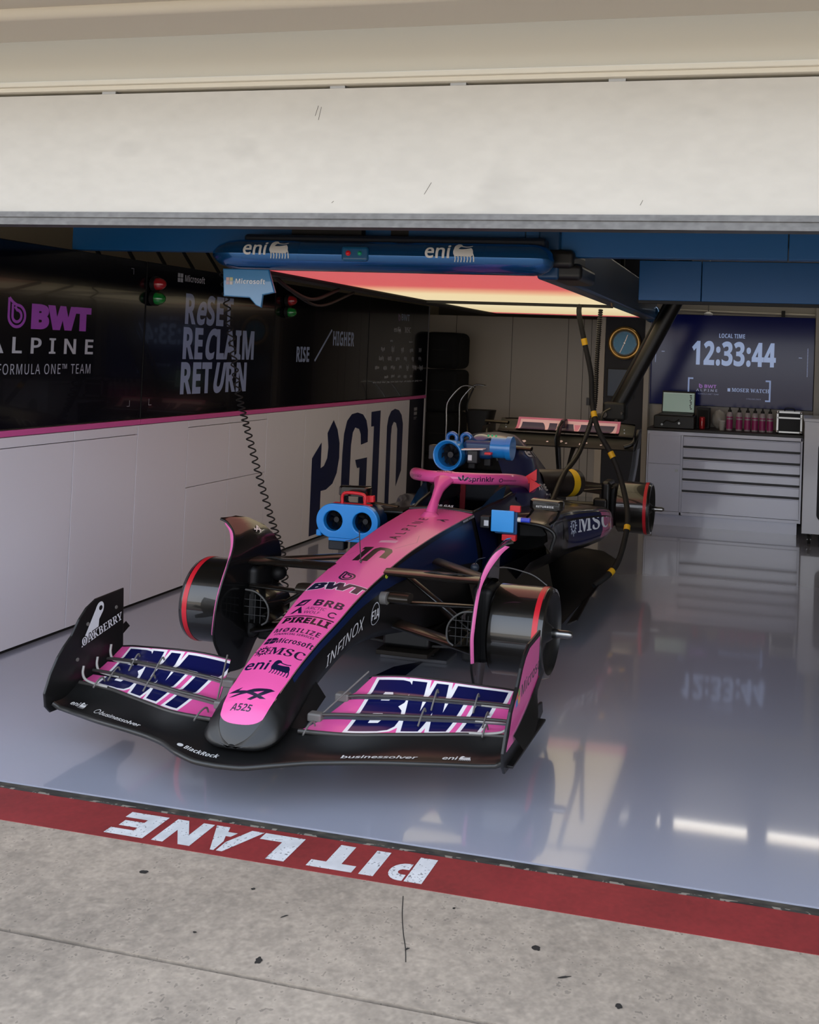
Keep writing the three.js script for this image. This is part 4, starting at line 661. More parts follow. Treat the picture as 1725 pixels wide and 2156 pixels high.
// blue side streaks and prints on the flanks
const flank = (s, off) => (z, t) => { const q = section(z), n = 4, k = t * n, i = Math.min(Math.floor(k), n - 1), f = k - i, x = lerp(q[i][0], q[i + 1][0], f), y = lerp(q[i][1], q[i + 1][1], f); return V(s * (x + off), y, z); };
both((s) => {
  const f = flank(s, 0.0016);
  obj('side_stripe', grid(30, 5, (i, j) => { const q = i / 29, z = lerp(1.0, -0.95, q); return f(z, lerp(lerp(0.1, 0.24, Math.min(1, q * 1.6)), lerp(0.3, 0.62, q), j / 4)); }), std('#0a1c42', 0.35), chassis);
  obj('edge_line', grid(40, 2, (i, j) => f(lerp(1.12, -0.98, i / 39), lerp(0.0, 0.03, j))), std('#b98a86', 0.35), chassis);
  const pr = (z0, z1, t0, t1, w, h, d, name = 'print') => obj(name, grid(16, 9, (i, j) => flank(s, 0.0032)(lerp(s > 0 ? z0 : z1, s > 0 ? z1 : z0, i / 15), lerp(t1, t0, j / 8)), (i, j) => [i / 15, j / 8]), printMat(w, h, d), chassis);
  pr(0.76, 0.385, 0.5, 0.86, 512, 110, (c) => txt(c, 'INFINOX', 10, 84, 60, { color: '#d8d8da', weight: 'normal', sx: 1.4, skew: 0.1 }));
  pr(0.35, 0.25, 0.5, 0.84, 160, 160, (c) => { c.strokeStyle = '#c9ccd4'; c.lineWidth = 7; c.beginPath(); c.ellipse(80, 80, 66, 72, 0, 0, 7); c.stroke(); txt(c, 'FIA', 80, 108, 58, { align: 'center', color: '#e6e6ea', sx: 1.0 }); });
  pr(-0.82, -1.0, 0.02, 0.2, 512, 96, (c) => txt(c, 'MOSER WATCH', 6, 70, 48, { color: '#d6d8de', font: 'serif', sx: 0.95 }));
  for (const [z, t] of [[0.17, 0.2], [0.17, 0.6]]) { const p = flank(s, 0.004)(z, t); obj('fastener', new THREE.TorusGeometry(0.009, 0.003, 6, 18).rotateY(Math.PI / 2).translate(p.x, p.y, p.z), std('#b7c22a', 0.4), chassis); }
});
// nose mounted antenna
obj('antenna', [tube([[0, 0.69, 0.13], [0, 0.78, 0.15], [-0.001, 0.86, 0.166]], 0.0028, 10, 6), tube([[0, 0.83, 0.162], [-0.03, 0.815, 0.19], [-0.05, 0.812, 0.21]], 0.0022, 10, 6), new THREE.SphereGeometry(0.007, 10, 8).translate(0, 0.705, 0.134)], std('#3a3438', 0.4), chassis);
// nose side cameras
both((s) => { const c = obj('nose_camera', loft([0, 0.25, 0.8, 1].map((t) => Array.from({ length: 14 }, (_, k) => { const a = k / 14 * 6.2832, r = t > 0.9 ? 0.9 : 1; return V(s * (0.14 + 0.15 * t), 0.565 + 0.026 * r * Math.sin(a), 0.2 + 0.045 * r * Math.cos(a)); }))), M.bronze, chassis); obj('lens_ring', cyl(0.03, 0.03, 0.05, 18, [s * 0.165, 0.565, 0.235], 'x'), M.grey, c); });
// --- front wing ---
const leT = table([[0, 1.345, 0.185], [0.1, 1.338, 0.187], [0.2, 1.302, 0.194], [0.3, 1.232, 0.189], [0.4, 1.182, 0.184], [0.5, 1.162, 0.189], [0.6, 1.146, 0.194], [0.7, 1.114, 0.191], [0.8, 1.064, 0.181], [0.9, 1.01, 0.168], [0.97, 0.99, 0.17], [1.0, 1.0, 0.19]]);
const mteT = table([[0, 1.05, 0.235], [0.1, 1.05, 0.235], [0.2, 1.06, 0.236], [0.3, 1.08, 0.238], [0.4, 1.06, 0.236], [0.5, 1.02, 0.234], [0.6, 0.975, 0.229], [0.7, 0.93, 0.224], [0.8, 0.887, 0.222], [0.9, 0.865, 0.222], [1.0, 0.85, 0.222]]);
const fleT = table([[0.15, 1.085, 0.243], [0.3, 1.075, 0.243], [0.4, 1.052, 0.24], [0.5, 1.011, 0.238], [0.6, 0.964, 0.233], [0.7, 0.918, 0.229], [0.8, 0.876, 0.227], [0.9, 0.855, 0.228], [1.0, 0.845, 0.23]]);
const fteT = table([[0.15, 0.74, 0.3], [0.3, 0.715, 0.345], [0.4, 0.712, 0.36], [0.5, 0.713, 0.368], [0.6, 0.706, 0.366], [0.7, 0.683, 0.357], [0.8, 0.65, 0.343], [0.9, 0.605, 0.325], [1.0, 0.57, 0.305]]);
{
  const xs = []; for (let k = 0; k <= 80; k++) xs.push(lerp(-0.995, 0.995, k / 80));
  const prof = 15;
  const main = (x, j) => {          // closed airfoil: top from trailing to leading edge, then underneath back
    const ax = Math.abs(x), [lz, ly] = leT(ax), [tz, ty] = mteT(ax), t = j < prof ? 1 - j / (prof - 1) : (j - prof + 1) / (prof - 1), e = 0.006 + 0.016 * Math.sqrt(Math.min(1, t * 4)) * (1 - t * 0.6), sag = 0.022 * Math.sin(Math.PI * Math.min(1, t));
    return V(x, lerp(ly, ty, t) - sag + (j < prof ? e * 0.5 : -e * 0.7), lerp(lz, tz, t) - (t < 0.02 ? 0.004 : 0));
  };
  const wing = obj('front_wing', grid(81, prof * 2 - 1, (i, j) => main(xs[i], j)), M.carbon, car);
  obj('leading_lip', tube(xs.map((x) => { const [z, y] = leT(Math.abs(x)); return V(x, y + 0.001, z - 0.004); }), 0.0105, 120, 8), std('#262624', 0.34), wing);
  // white prints along the main plane
  const wp = (x0, x1, t0, t1, w, h, d) => obj('print', grid(14, 5, (i, j) => { const x = lerp(x0, x1, i / 13), t = lerp(t0, t1, j / 4), ax = Math.abs(x), [lz, ly] = leT(ax), [tz, ty] = mteT(ax), e = 0.006 + 0.016 * Math.sqrt(Math.min(1, t * 4)) * (1 - t * 0.6); return V(x, lerp(ly, ty, t) - 0.022 * Math.sin(Math.PI * t) + e * 0.5 + 0.002, lerp(lz, tz, t)); }, (i, j) => [i / 13, j / 4]), printMat(w, h, d), wing);
  const ws = '#d9d9d6';
  wp(0.395, 0.7, 0.12, 0.5, 512, 96, (c) => txt(c, 'businessolver', 8, 66, 40, { color: ws, weight: 'normal', sx: 1.35, strokes: [[ws, 0.06]] })); wp(0.76, 0.93, 0.1, 0.5, 256, 96, (c) => eni(c, 6, 62, 38, ws));
  wp(-0.78, -0.46, 0.12, 0.55, 512, 110, (c) => { c.strokeStyle = ws; c.lineWidth = 6; c.beginPath(); c.arc(40, 50, 24, 0, 7); c.stroke(); txt(c, 'businessolver', 76, 70, 38, { color: ws, weight: 'normal', sx: 1.2, strokes: [[ws, 0.06]] }); }); wp(-0.95, -0.8, 0.12, 0.6, 256, 110, (c) => eni(c, 6, 70, 42, ws));
  wp(-0.24, 0.02, 0.1, 0.32, 512, 80, (c) => { c.fillStyle = ws; c.beginPath(); c.ellipse(40, 40, 34, 18, 0, 0, 7); c.fill(); txt(c, 'BlackRock', 90, 56, 36, { color: ws, sx: 1.3 }); });
  // flaps
  const chord = (ax, t) => { const [a, b] = fleT(ax), [c, d] = fteT(ax); return [lerp(a, c, t), lerp(b, d, t) - 0.02 * Math.sin(Math.PI * t) * (1 - 0.3 * t)]; };
  const inner = (t) => lerp(0.19, 0.335, t), FT = (s) => canvasTex(1024, 512, (c, w, h) => {
    c.fillStyle = '#e85aa2'; c.fillRect(0, 0, w, h); const x = (v) => (s > 0 ? v - 0.15 : v + 0.985) / 0.835 * w, x0 = s > 0 ? 0.372 : -0.9, x1 = s > 0 ? 0.905 : -0.315;
    blockBWT(c, x(x0), x(x1), h * 0.06, h * 0.92, '#0a1048', '#f4f1f2', h * 0.075);
  });
  both((s) => {
    const fm = phys('#ffffff', 0.3, 0, { map: FT(s), clearcoat: 0.6, clearcoatRoughness: 0.1 });
    for (let k = 0; k < 3; k++) {
      const t0 = k / 3 - (k ? 0.035 : 0), t1 = (k + 1) / 3 - (k < 2 ? 0.03 : 0), lift = 0.0;
      const pt = (u, t, o) => { const x = lerp(inner(t), 0.985 - 0.01 * t, u), [z, y] = chord(x, t); const up = k ? 0.016 * (1 - clamp((t - t0) * 9, 0, 1)) + 0.005 : 0; return V(s * x, y + o + up, z); };
      const A = 28, B = 10, top = grid(A, B, (i, j) => pt(s > 0 ? i / (A - 1) : 1 - i / (A - 1), lerp(t0, t1, j / (B - 1)), 0.003), (i, j, p) => [(s > 0 ? p.x - 0.15 : p.x + 0.985) / 0.835, lerp(t0, t1, j / (B - 1))]);
      const bot = grid(A, B, (i, j) => pt(s > 0 ? 1 - i / (A - 1) : i / (A - 1), lerp(t0, t1, j / (B - 1)), -0.004));
      const fl = obj('flap', top, fm, wing); obj('underside', bot, M.carbon, fl);
      obj('leading_edge', tube(Array.from({ length: 14 }, (_, i) => pt(i / 13, t0, 0.002)), k ? 0.0068 : 0.009, 40, 7), std('#3a3836', 0.36), fl);
      if (k === 2) obj('trailing_lip', tube(Array.from({ length: 14 }, (_, i) => pt(i / 13, 1, 0.002)), 0.005, 40, 6), M.carbon, fl);
    }
    // slot brackets
    for (const [x, t] of [[0.62, 0.31], [0.86, 0.31], [0.64, 0.64], [0.8, 0.64], [0.88, -0.02], [0.235, -0.03]]) { const a = chord(x, t), b = chord(x, t + 0.12), c0 = chord(x, t - 0.2 < -0.1 ? t - 0.12 : t - 0.16); obj('slot_bracket', tube([[s * x, c0[1] + 0.012, c0[0]], [s * x, a[1] + 0.03, a[0]], [s * x, b[1] + 0.03, b[0]], [s * x, b[1] + 0.008, b[0] - 0.015]], 0.004, 14, 6), M.grey, wing); }
    // adjusters at the inner ends
    for (const t of [0.3, 0.66]) { const [z, y] = chord(inner(t), t), x = inner(t); obj('flap_pivot', [bx(s * (x - 0.055), s * (x + 0.005), y - 0.004, y + 0.03, z - 0.02, z + 0.022, 0.008)], M.grey, wing); }
    obj('pivot_rod', tube([[s * inner(0.3), chord(inner(0.3), 0.3)[1] + 0.025, chord(inner(0.3), 0.3)[0]], [s * 0.33, 0.39, 0.75]], 0.004, 6, 6), M.grey, wing);
    obj('wing_pylon', grid(2, 9, (i, j) => { const t = j / 8; return [s * (0.118 + i * 0.07 * (1 - t * 0.2)), lerp(0.235, 0.36, t * (0.6 + 0.4 * (1 - i))) - i * 0.02, lerp(1.08, 0.82, t)]; }), M.carbon, wing);
    // slot liners on the inner face near the endplate, seen on the far side
    for (const [t, dy] of [[-0.02, 0.07], [0.31, 0.075], [0.64, 0.08]]) { const [z, y] = chord(0.9, t), [z2, y2] = chord(0.98, t); obj('slot_liner', tube([[s * 0.82, chord(0.82, t)[1] + 0.012, chord(0.82, t)[0]], [s * 0.9, y + 0.012, z], [s * 0.955, y2 + 0.022, z2], [s * 0.975, y2 + dy * 0.6, z2 - 0.01], [s * 0.98, y2 + dy, z2 - 0.02]], 0.0055, 24, 6), std('#a8a6a2', 0.4), wing); }
  });
  // endplates
  const out = [[1.0, 0.155], [1.028, 0.185], [1.036, 0.24], [1.005, 0.31], [0.965, 0.37], [0.93, 0.405], [0.885, 0.44], [0.84, 0.5], [0.795, 0.54], [0.735, 0.566], [0.55, 0.573], [0.545, 0.42], [0.54, 0.25], [0.44, 0.235], [0.42, 0.19], [0.5, 0.165], [0.62, 0.17], [0.63, 0.158], [0.8, 0.155], [0.81, 0.145]];
  both((s) => {
    const e = obj('endplate', plateZY(out, 0, 0.012, 0.004), M.carbon, wing); e.position.x = s * 1.0; e.rotation.z = -s * 0.02;
    // outer pink skin (black rim left free), with print
    const sk = [[0.98, 0.29], [1.005, 0.255], [1.01, 0.235], [0.945, 0.238], [0.7, 0.238], [0.555, 0.24], [0.558, 0.42], [0.562, 0.558], [0.73, 0.552], [0.785, 0.528], [0.826, 0.492], [0.872, 0.43], [0.92, 0.394], [0.952, 0.362]];
    const W = 512, pm = phys('#ffffff', 0.32, 0, { clearcoat: 0.6, clearcoatRoughness: 0.1, map: canvasTex(W, W, (c) => { c.fillStyle = '#d85598'; c.fillRect(0, 0, W, W); if (s > 0) { c.save(); c.translate(150, 235); c.rotate(-0.12); windowsMark(c, -26, -46, 58, ['#d8502e', '#6a9a2e', '#2e86c8', '#e0a23a']); txt(c, 'Microsoft', 46, 4, 48, { color: '#33182a', sx: 1.15 }); c.restore(); txt(c, 'ARTO', 360, 420, 34, { color: '#5a2a4a', sx: 1.1 }); } }) });
    const g = (() => { const sh = new THREE.Shape(sk.map(([z, y]) => new THREE.Vector2(s > 0 ? -z : z, y))), q = new THREE.ShapeGeometry(sh).rotateY(s > 0 ? Math.PI / 2 : -Math.PI / 2), p = q.attributes.position, u = q.attributes.uv; for (let i = 0; i < p.count; i++) u.setXY(i, s > 0 ? (1.03 - p.getZ(i)) / 0.52 : (p.getZ(i) - 0.51) / 0.52, (p.getY(i) - 0.1) / 0.52); return q.translate(s * 0.0075, 0, 0); })();
    obj('outer_skin', g, pm, e);
    obj('dive_plane', [grid(9, 5, (i, j) => { const t = i / 8, z = lerp(0.93, 0.5, t), y = 0.27 + 0.14 * Math.pow(t, 1.4); return V(s * (0.012 + 0.05 * j / 4 * Math.sin(Math.PI * Math.min(1, 0.25 + t))), y - 0.06 * (j / 4) * (1 - t * 0.5), z - 0.03 * j / 4); })], std('#101010', 0.4), e);
    obj('footplate', bx(s * -0.004, s * 0.03, 0.165, 0.176, 0.46, 0.98, 0.003), M.carbon, e);
    for (const [z, y] of [[0.6, 0.5], [0.79, 0.47], [0.85, 0.33]]) obj('rivet', cyl(0.008, 0.008, 0.004, 14, [-s * 0.008, y, z], 'x'), M.grey, e);
    if (s < 0) obj('print', new THREE.PlaneGeometry(0.29, 0.21).rotateY(Math.PI / 2).translate(0.0085, 0.462, 0.705), printMat(512, 384, (c) => { const w = '#d9dbe2'; c.fillStyle = w; c.beginPath(); c.moveTo(40, 350); c.lineTo(60, 290); c.lineTo(190, 80); c.quadraticCurveTo(215, 20, 260, 30); c.quadraticCurveTo(300, 50, 280, 110); c.lineTo(235, 170); c.lineTo(230, 240); c.lineTo(150, 320); c.closePath(); c.fill(); c.fillStyle = '#131313'; c.beginPath(); c.arc(250, 80, 20, 0, 7); c.fill(); c.save(); c.translate(48, 346); c.rotate(-0.22); txt(c, 'OAKBERRY', 0, 0, 66, { font: 'serif', color: w, sx: 0.92, strokes: [['#131313', 0.25]] }); c.restore(); }), e);
  });
}
// --- front corners: hub drums, deflectors, ducts, wishbones ---
function drum(s, x0, x1, yc, z, R, parent, name) {
  const g = (a, b, r, r2 = r) => new THREE.CylinderGeometry(r2, r, b - a, 56, 1, true).rotateZ(-Math.PI / 2).translate((a + b) / 2, 0, 0);
  const d = obj(name, [g(x0 + 0.012, x1 - 0.02, R), g(x1 - 0.02, x1 - 0.004, R, R - 0.006), g(x1 - 0.004, x1, R - 0.006, R - 0.02), g(x0, x0 + 0.012, R - 0.012, R), new THREE.RingGeometry(0.1, R - 0.012, 48).rotateY(-Math.PI / 2).translate(x0, 0, 0)], phys('#15130f', 0.3, 0.2, { clearcoat: 1, clearcoatRoughness: 0.03 }), parent);
  const place = (o) => { o.position.set(0, yc, z); if (s < 0) { o.scale.x = -1; } return o; };
  place(d);
  obj('red_band', g(x1 - 0.052, x1 - 0.026, R + 0.0012), std('#c91f2e', 0.35), d);
  obj('dish', new THREE.LatheGeometry([[R - 0.02, 0], [R - 0.03, -0.03], [0.12, -0.05], [0.05, -0.03], [0.03, 0.0], [0, 0]].map((p) => new THREE.Vector2(...p)), 48).rotateZ(-Math.PI / 2).translate(x1, 0, 0), std('#1b1b1b', 0.35), d);
  const st = obj('axle_stub', new THREE.LatheGeometry([[0, 0], [0.024, 0], [0.022, 0.05], [0.019, 0.055], [0.019, 0.1], [0.013, 0.118], [0, 0.12]].map((p) => new THREE.Vector2(...p)), 24).rotateZ(-Math.PI / 2).translate(x1 - 0.02, 0, 0), M.steel, d);
  return d;
}
const armM = phys('#16130f', 0.3, 0, { clearcoat: 0.5, clearcoatRoughness: 0.15 });
const pinkEdge = new THREE.CatmullRomCurve3([[0.646, 0.34, 0.349], [0.646, 0.35, 0.351], [0.643, 0.4, 0.351], [0.64, 0.45, 0.349], [0.64, 0.5, 0.337], [0.639, 0.55, 0.318], [0.638, 0.6, 0.294], [0.638, 0.65, 0.264], [0.641, 0.7, 0.227], [0.652, 0.75, 0.191], [0.678, 0.8, 0.158], [0.727, 0.84, 0.141]].map((q) => V(...q)));
both((s) => {
  drum(s, 0.668, 0.942, 0.413, 0, 0.213, car, 'wheel_drum');
  // wheel deflector fence, its edge towards the nose pink, curling outwards on top
  const edge = [[0.643, 0.12, 0.2], [0.644, 0.23, 0.29], [0.646, 0.3, 0.335], [0.646, 0.35, 0.351], [0.643, 0.4, 0.351], [0.64, 0.45, 0.349], [0.64, 0.5, 0.337], [0.639, 0.55, 0.318], [0.638, 0.6, 0.294], [0.638, 0.65, 0.264], [0.641, 0.7, 0.227], [0.652, 0.75, 0.191], [0.678, 0.8, 0.158], [0.727, 0.843, 0.141], [0.765, 0.855, 0.135]];
  const rear = [[0.62, 0.12, 0.1], [0.61, 0.23, 0.02], [0.605, 0.3, -0.08], [0.602, 0.35, -0.12], [0.6, 0.4, -0.15], [0.6, 0.45, -0.17], [0.6, 0.5, -0.18], [0.6, 0.55, -0.19], [0.6, 0.6, -0.195], [0.603, 0.65, -0.19], [0.607, 0.7, -0.175], [0.62, 0.745, -0.14], [0.645, 0.795, -0.09], [0.69, 0.84, -0.01], [0.73, 0.856, 0.05]];
  const pt = (i, j, o) => { const a = edge[i], b = rear[i], t = j / 8; return V(s * (lerp(a[0], b[0], t) + o - 0.012 * Math.sin(Math.PI * t)), lerp(a[1], b[1], t) + (i > 11 ? o * 0.8 : 0), lerp(a[2], b[2], t)); };
  const d = obj('wheel_deflector', [grid(15, 9, (i, j) => pt(i, s > 0 ? 8 - j : j, 0)), grid(15, 9, (i, j) => pt(i, s > 0 ? j : 8 - j, 0.008))], phys('#0d0d0e', 0.25, 0, { clearcoat: 0.9, clearcoatRoughness: 0.08 }), car);
  obj('edge_bead', tube(edge.map((p) => V(s * (p[0] + 0.004), p[1], p[2])), 0.006, 60, 8), M.carbon, d);
  obj('pink_edge', grid(40, 3, (i, j) => { const c = pinkEdge.getPoint(i / 39), q = clamp((c.y - 0.66) / 0.12, 0, 1), w = 1 + 1.3 * q * clamp((0.86 - c.y) / 0.06, 0.35, 1); return V(s * (c.x + 0.004 + [0.001, 0.0075 * w, 0.013 * w][j]), c.y - [0, 0.002, 0.006][j] * q, c.z + [0.0068, 0.003, -0.006 * w][j]); }), std('#e06aa8', 0.35), d);
  if (s < 0) obj('print', grid(5, 5, (i, j) => { const u = lerp(11.0, 12.7, i / 4), k = Math.floor(u), f = u - k, t = lerp(0.5, 0.78, j / 4), q = (k) => { const a = edge[k], b = rear[k]; return V(-(lerp(a[0], b[0], t) - 0.012 * Math.sin(Math.PI * t) - 0.003), lerp(a[1], b[1], t) + 0.003, lerp(a[2], b[2], t)); }; return q(k).lerp(q(k + 1), f); }, (i, j) => [j / 4, i / 4]), printMat(128, 128, (c) => { c.save(); c.translate(10, 34); c.scale(1, 1.5); arrowA(c, 0, 0, 108, '#e8dcd8'); c.restore(); }), d);
  // duct scoop with mesh
  const scoop = obj('brake_duct', loft([[0.16, 1], [0.05, 1.05], [-0.08, 0.85]].map(([z, k]) => [[0.5, 0.35], [0.47, 0.37], [0.465, 0.44], [0.49, 0.485], [0.54, 0.52], [0.6, 0.53], [0.61, 0.44], [0.6, 0.36]].map(([x, y]) => V(s * (0.55 + (x - 0.55) * k), 0.44 + (y - 0.44) * k, z))), null, false), phys('#171615', 0.25, 0, { clearcoat: 0.7 }), car);
  obj('duct_core', fan([[0.5, 0.36], [0.478, 0.378], [0.474, 0.44], [0.496, 0.476], [0.54, 0.508], [0.594, 0.516], [0.6, 0.44], [0.592, 0.37]].map(([x, y]) => V(s * (0.55 + (x - 0.55) * 0.88), 0.44 + (y - 0.44) * 0.88, -0.06))), M.carbon, scoop);
  obj('duct_rim', tube([[0.5, 0.355], [0.473, 0.375], [0.468, 0.44], [0.492, 0.48], [0.54, 0.514], [0.597, 0.522]].map(([x, y]) => V(s * x, y, 0.164)), 0.005, 30, 6), std('#4c4b49', 0.45), scoop);
  const bars = []; for (const y of [0.4, 0.44, 0.475]) bars.push(tube([[s * 0.48, y, 0.165], [s * 0.598, y, 0.165]], 0.0022, 4, 5)); for (const x of [0.51, 0.54, 0.57]) bars.push(tube([[s * x, 0.362, 0.165], [s * x, 0.5, 0.165]], 0.0022, 4, 5)); obj('duct_mesh', bars, std('#2c2c2c', 0.5), scoop);
  obj('upright', [bx(s * 0.58, s * 0.66, 0.26, 0.62, -0.1, 0.1, 0.03), new THREE.SphereGeometry(0.04, 16, 12).translate(s * 0.55, 0.56, -0.08), bx(s * 0.5, s * 0.6, 0.24, 0.3, -0.06, 0.04, 0.02)], M.matt, car);
  // wishbones, push rod, track rod
  const arm = (a, b, c = 0.075, t = 0.02) => obj('wishbone', blade([s * a[0], a[1], a[2]], [s * b[0], b[1], b[2]], c, t), armM, car);
  arm([0.13, 0.665, 0.12], [0.62, 0.645, 0.05], 0.13, 0.034); arm([0.17, 0.62, -0.42], [0.62, 0.63, -0.02], 0.09, 0.028); arm([0.15, 0.39, 0.02], [0.6, 0.3, 0.05], 0.12, 0.034); arm([0.2, 0.36, -0.5], [0.6, 0.3, -0.02], 0.08);
  arm([0.16, 0.62, -0.05], [0.58, 0.36, 0.0], 0.045, 0.026); arm([0.15, 0.52, 0.12], [0.6, 0.53, 0.1], 0.05);
  obj('brake_line', tube([[s * 0.3, 0.665, 0.12], [s * 0.36, 0.675, 0.1], [s * 0.42, 0.668, 0.1], [s * 0.5, 0.672, 0.08], [s * 0.6, 0.65, 0.05]], 0.005, 24, 6), M.rubber, car);
});
obj('sensor_ball', [new THREE.SphereGeometry(0.024, 16, 12).translate(0.4, 0.593, -0.445), tube([[0.4, 0.61, -0.445], [0.42, 0.64, -0.42], [0.47, 0.66, -0.4]], 0.003, 12, 5)], std('#2a3442', 0.4), car);
obj('sensor_wire', tube([[0.58, 0.655, -0.2], [0.64, 0.662, -0.2], [0.703, 0.655, -0.2], [0.79, 0.633, -0.2], [0.86, 0.59, -0.2]], 0.0035, 20, 5), std('#6a6a6a', 0.5), car);
// --- cockpit tub behind the nose ---
{
  const T = table([[-1.0, 0.203, 0.783, 0.27, 0.17], [-1.2, 0.235, 0.80, 0.3, 0.2], [-1.45, 0.265, 0.815, 0.33, 0.225], [-1.7, 0.285, 0.84, 0.34, 0.235], [-1.95, 0.29, 0.88, 0.34, 0.23]]);
  const rows = []; for (let k = 0; k <= 20; k++) {
    const z = lerp(-1.0, -1.95, k / 20), [w, y, lw, iw] = T(z), d = Math.min(1, k / 3);
    rows.push([[w, y], [w + 0.012, y - 0.03], [lw, y - 0.22], [lw, 0.3], [lw * 0.8, 0.2], [-lw * 0.8, 0.2], [-lw, 0.3], [-lw, y - 0.22], [-w - 0.012, y - 0.03], [-w, y], [-iw, y - 0.004], [-iw + 0.01, y - 0.3 * d - 0.01], [iw - 0.01, y - 0.3 * d - 0.01], [iw, y - 0.004]].map(([a, b]) => V(a, b, z)));
  }
  const tub = obj('cockpit', loft(rows, null, false), phys('#0b1230', 0.3, 0, { clearcoat: 0.7, clearcoatRoughness: 0.1 }), car);
  obj('cockpit_rim', [tube(rows.map((r) => r[9].clone().lerp(r[10], 0.5)), 0.014, 30, 8), tube(rows.map((r) => r[0].clone().lerp(r[13], 0.5)), 0.014, 30, 8), tube([[-0.2, 0.79, -1.0], [0, 0.803, -1.0], [0.2, 0.79, -1.0]], 0.012, 14, 8)], M.carbon, tub);
  obj('seat_well', [bx(-0.2, 0.2, 0.45, 0.5, -1.9, -1.1, 0.01)], M.matt, tub);
  const hr = obj('headrest', [bx(-0.22, 0.22, 0.72, 0.93, -1.99, -1.9, 0.03), bx(-0.25, -0.18, 0.75, 0.88, -1.92, -1.45, 0.03), bx(0.18, 0.25, 0.75, 0.88, -1.92, -1.45, 0.03)], std('#181b22', 0.7), tub);
  obj('belt', [bx(-0.185, -0.145, 0.62, 0.87, -1.9, -1.885, 0.005)], std('#8a1420', 0.6), hr); obj('belt', [bx(-0.02, 0.02, -0.14, 0.14, -0.008, 0.008, 0.005).rotateZ(-0.2).translate(0.1, 0.75, -1.885)], std('#8a1420', 0.6), hr);
  obj('steering_wheel', [bx(-0.13, 0.13, 0.66, 0.76, -1.2, -1.17, 0.02)], M.carbon, tub);
  obj('print', new THREE.PlaneGeometry(0.16, 0.03).rotateX(-0.9).translate(0.03, 0.815, -1.02), printMat(256, 64, (c) => txt(c, '10 GAS', 20, 46, 34, { color: '#d5d8da', sx: 1.1 })), tub);
  both((s) => obj('windscreen_wing', grid(8, 3, (i, j) => { const t = i / 7; return [s * (0.2 + 0.05 * t + j * 0.01), 0.79 + 0.1 * Math.sin(t * 1.5) * (j / 2) + 0.01, -1.05 - 0.4 * t]; }), std('#123a5e', 0.2), tub));
}
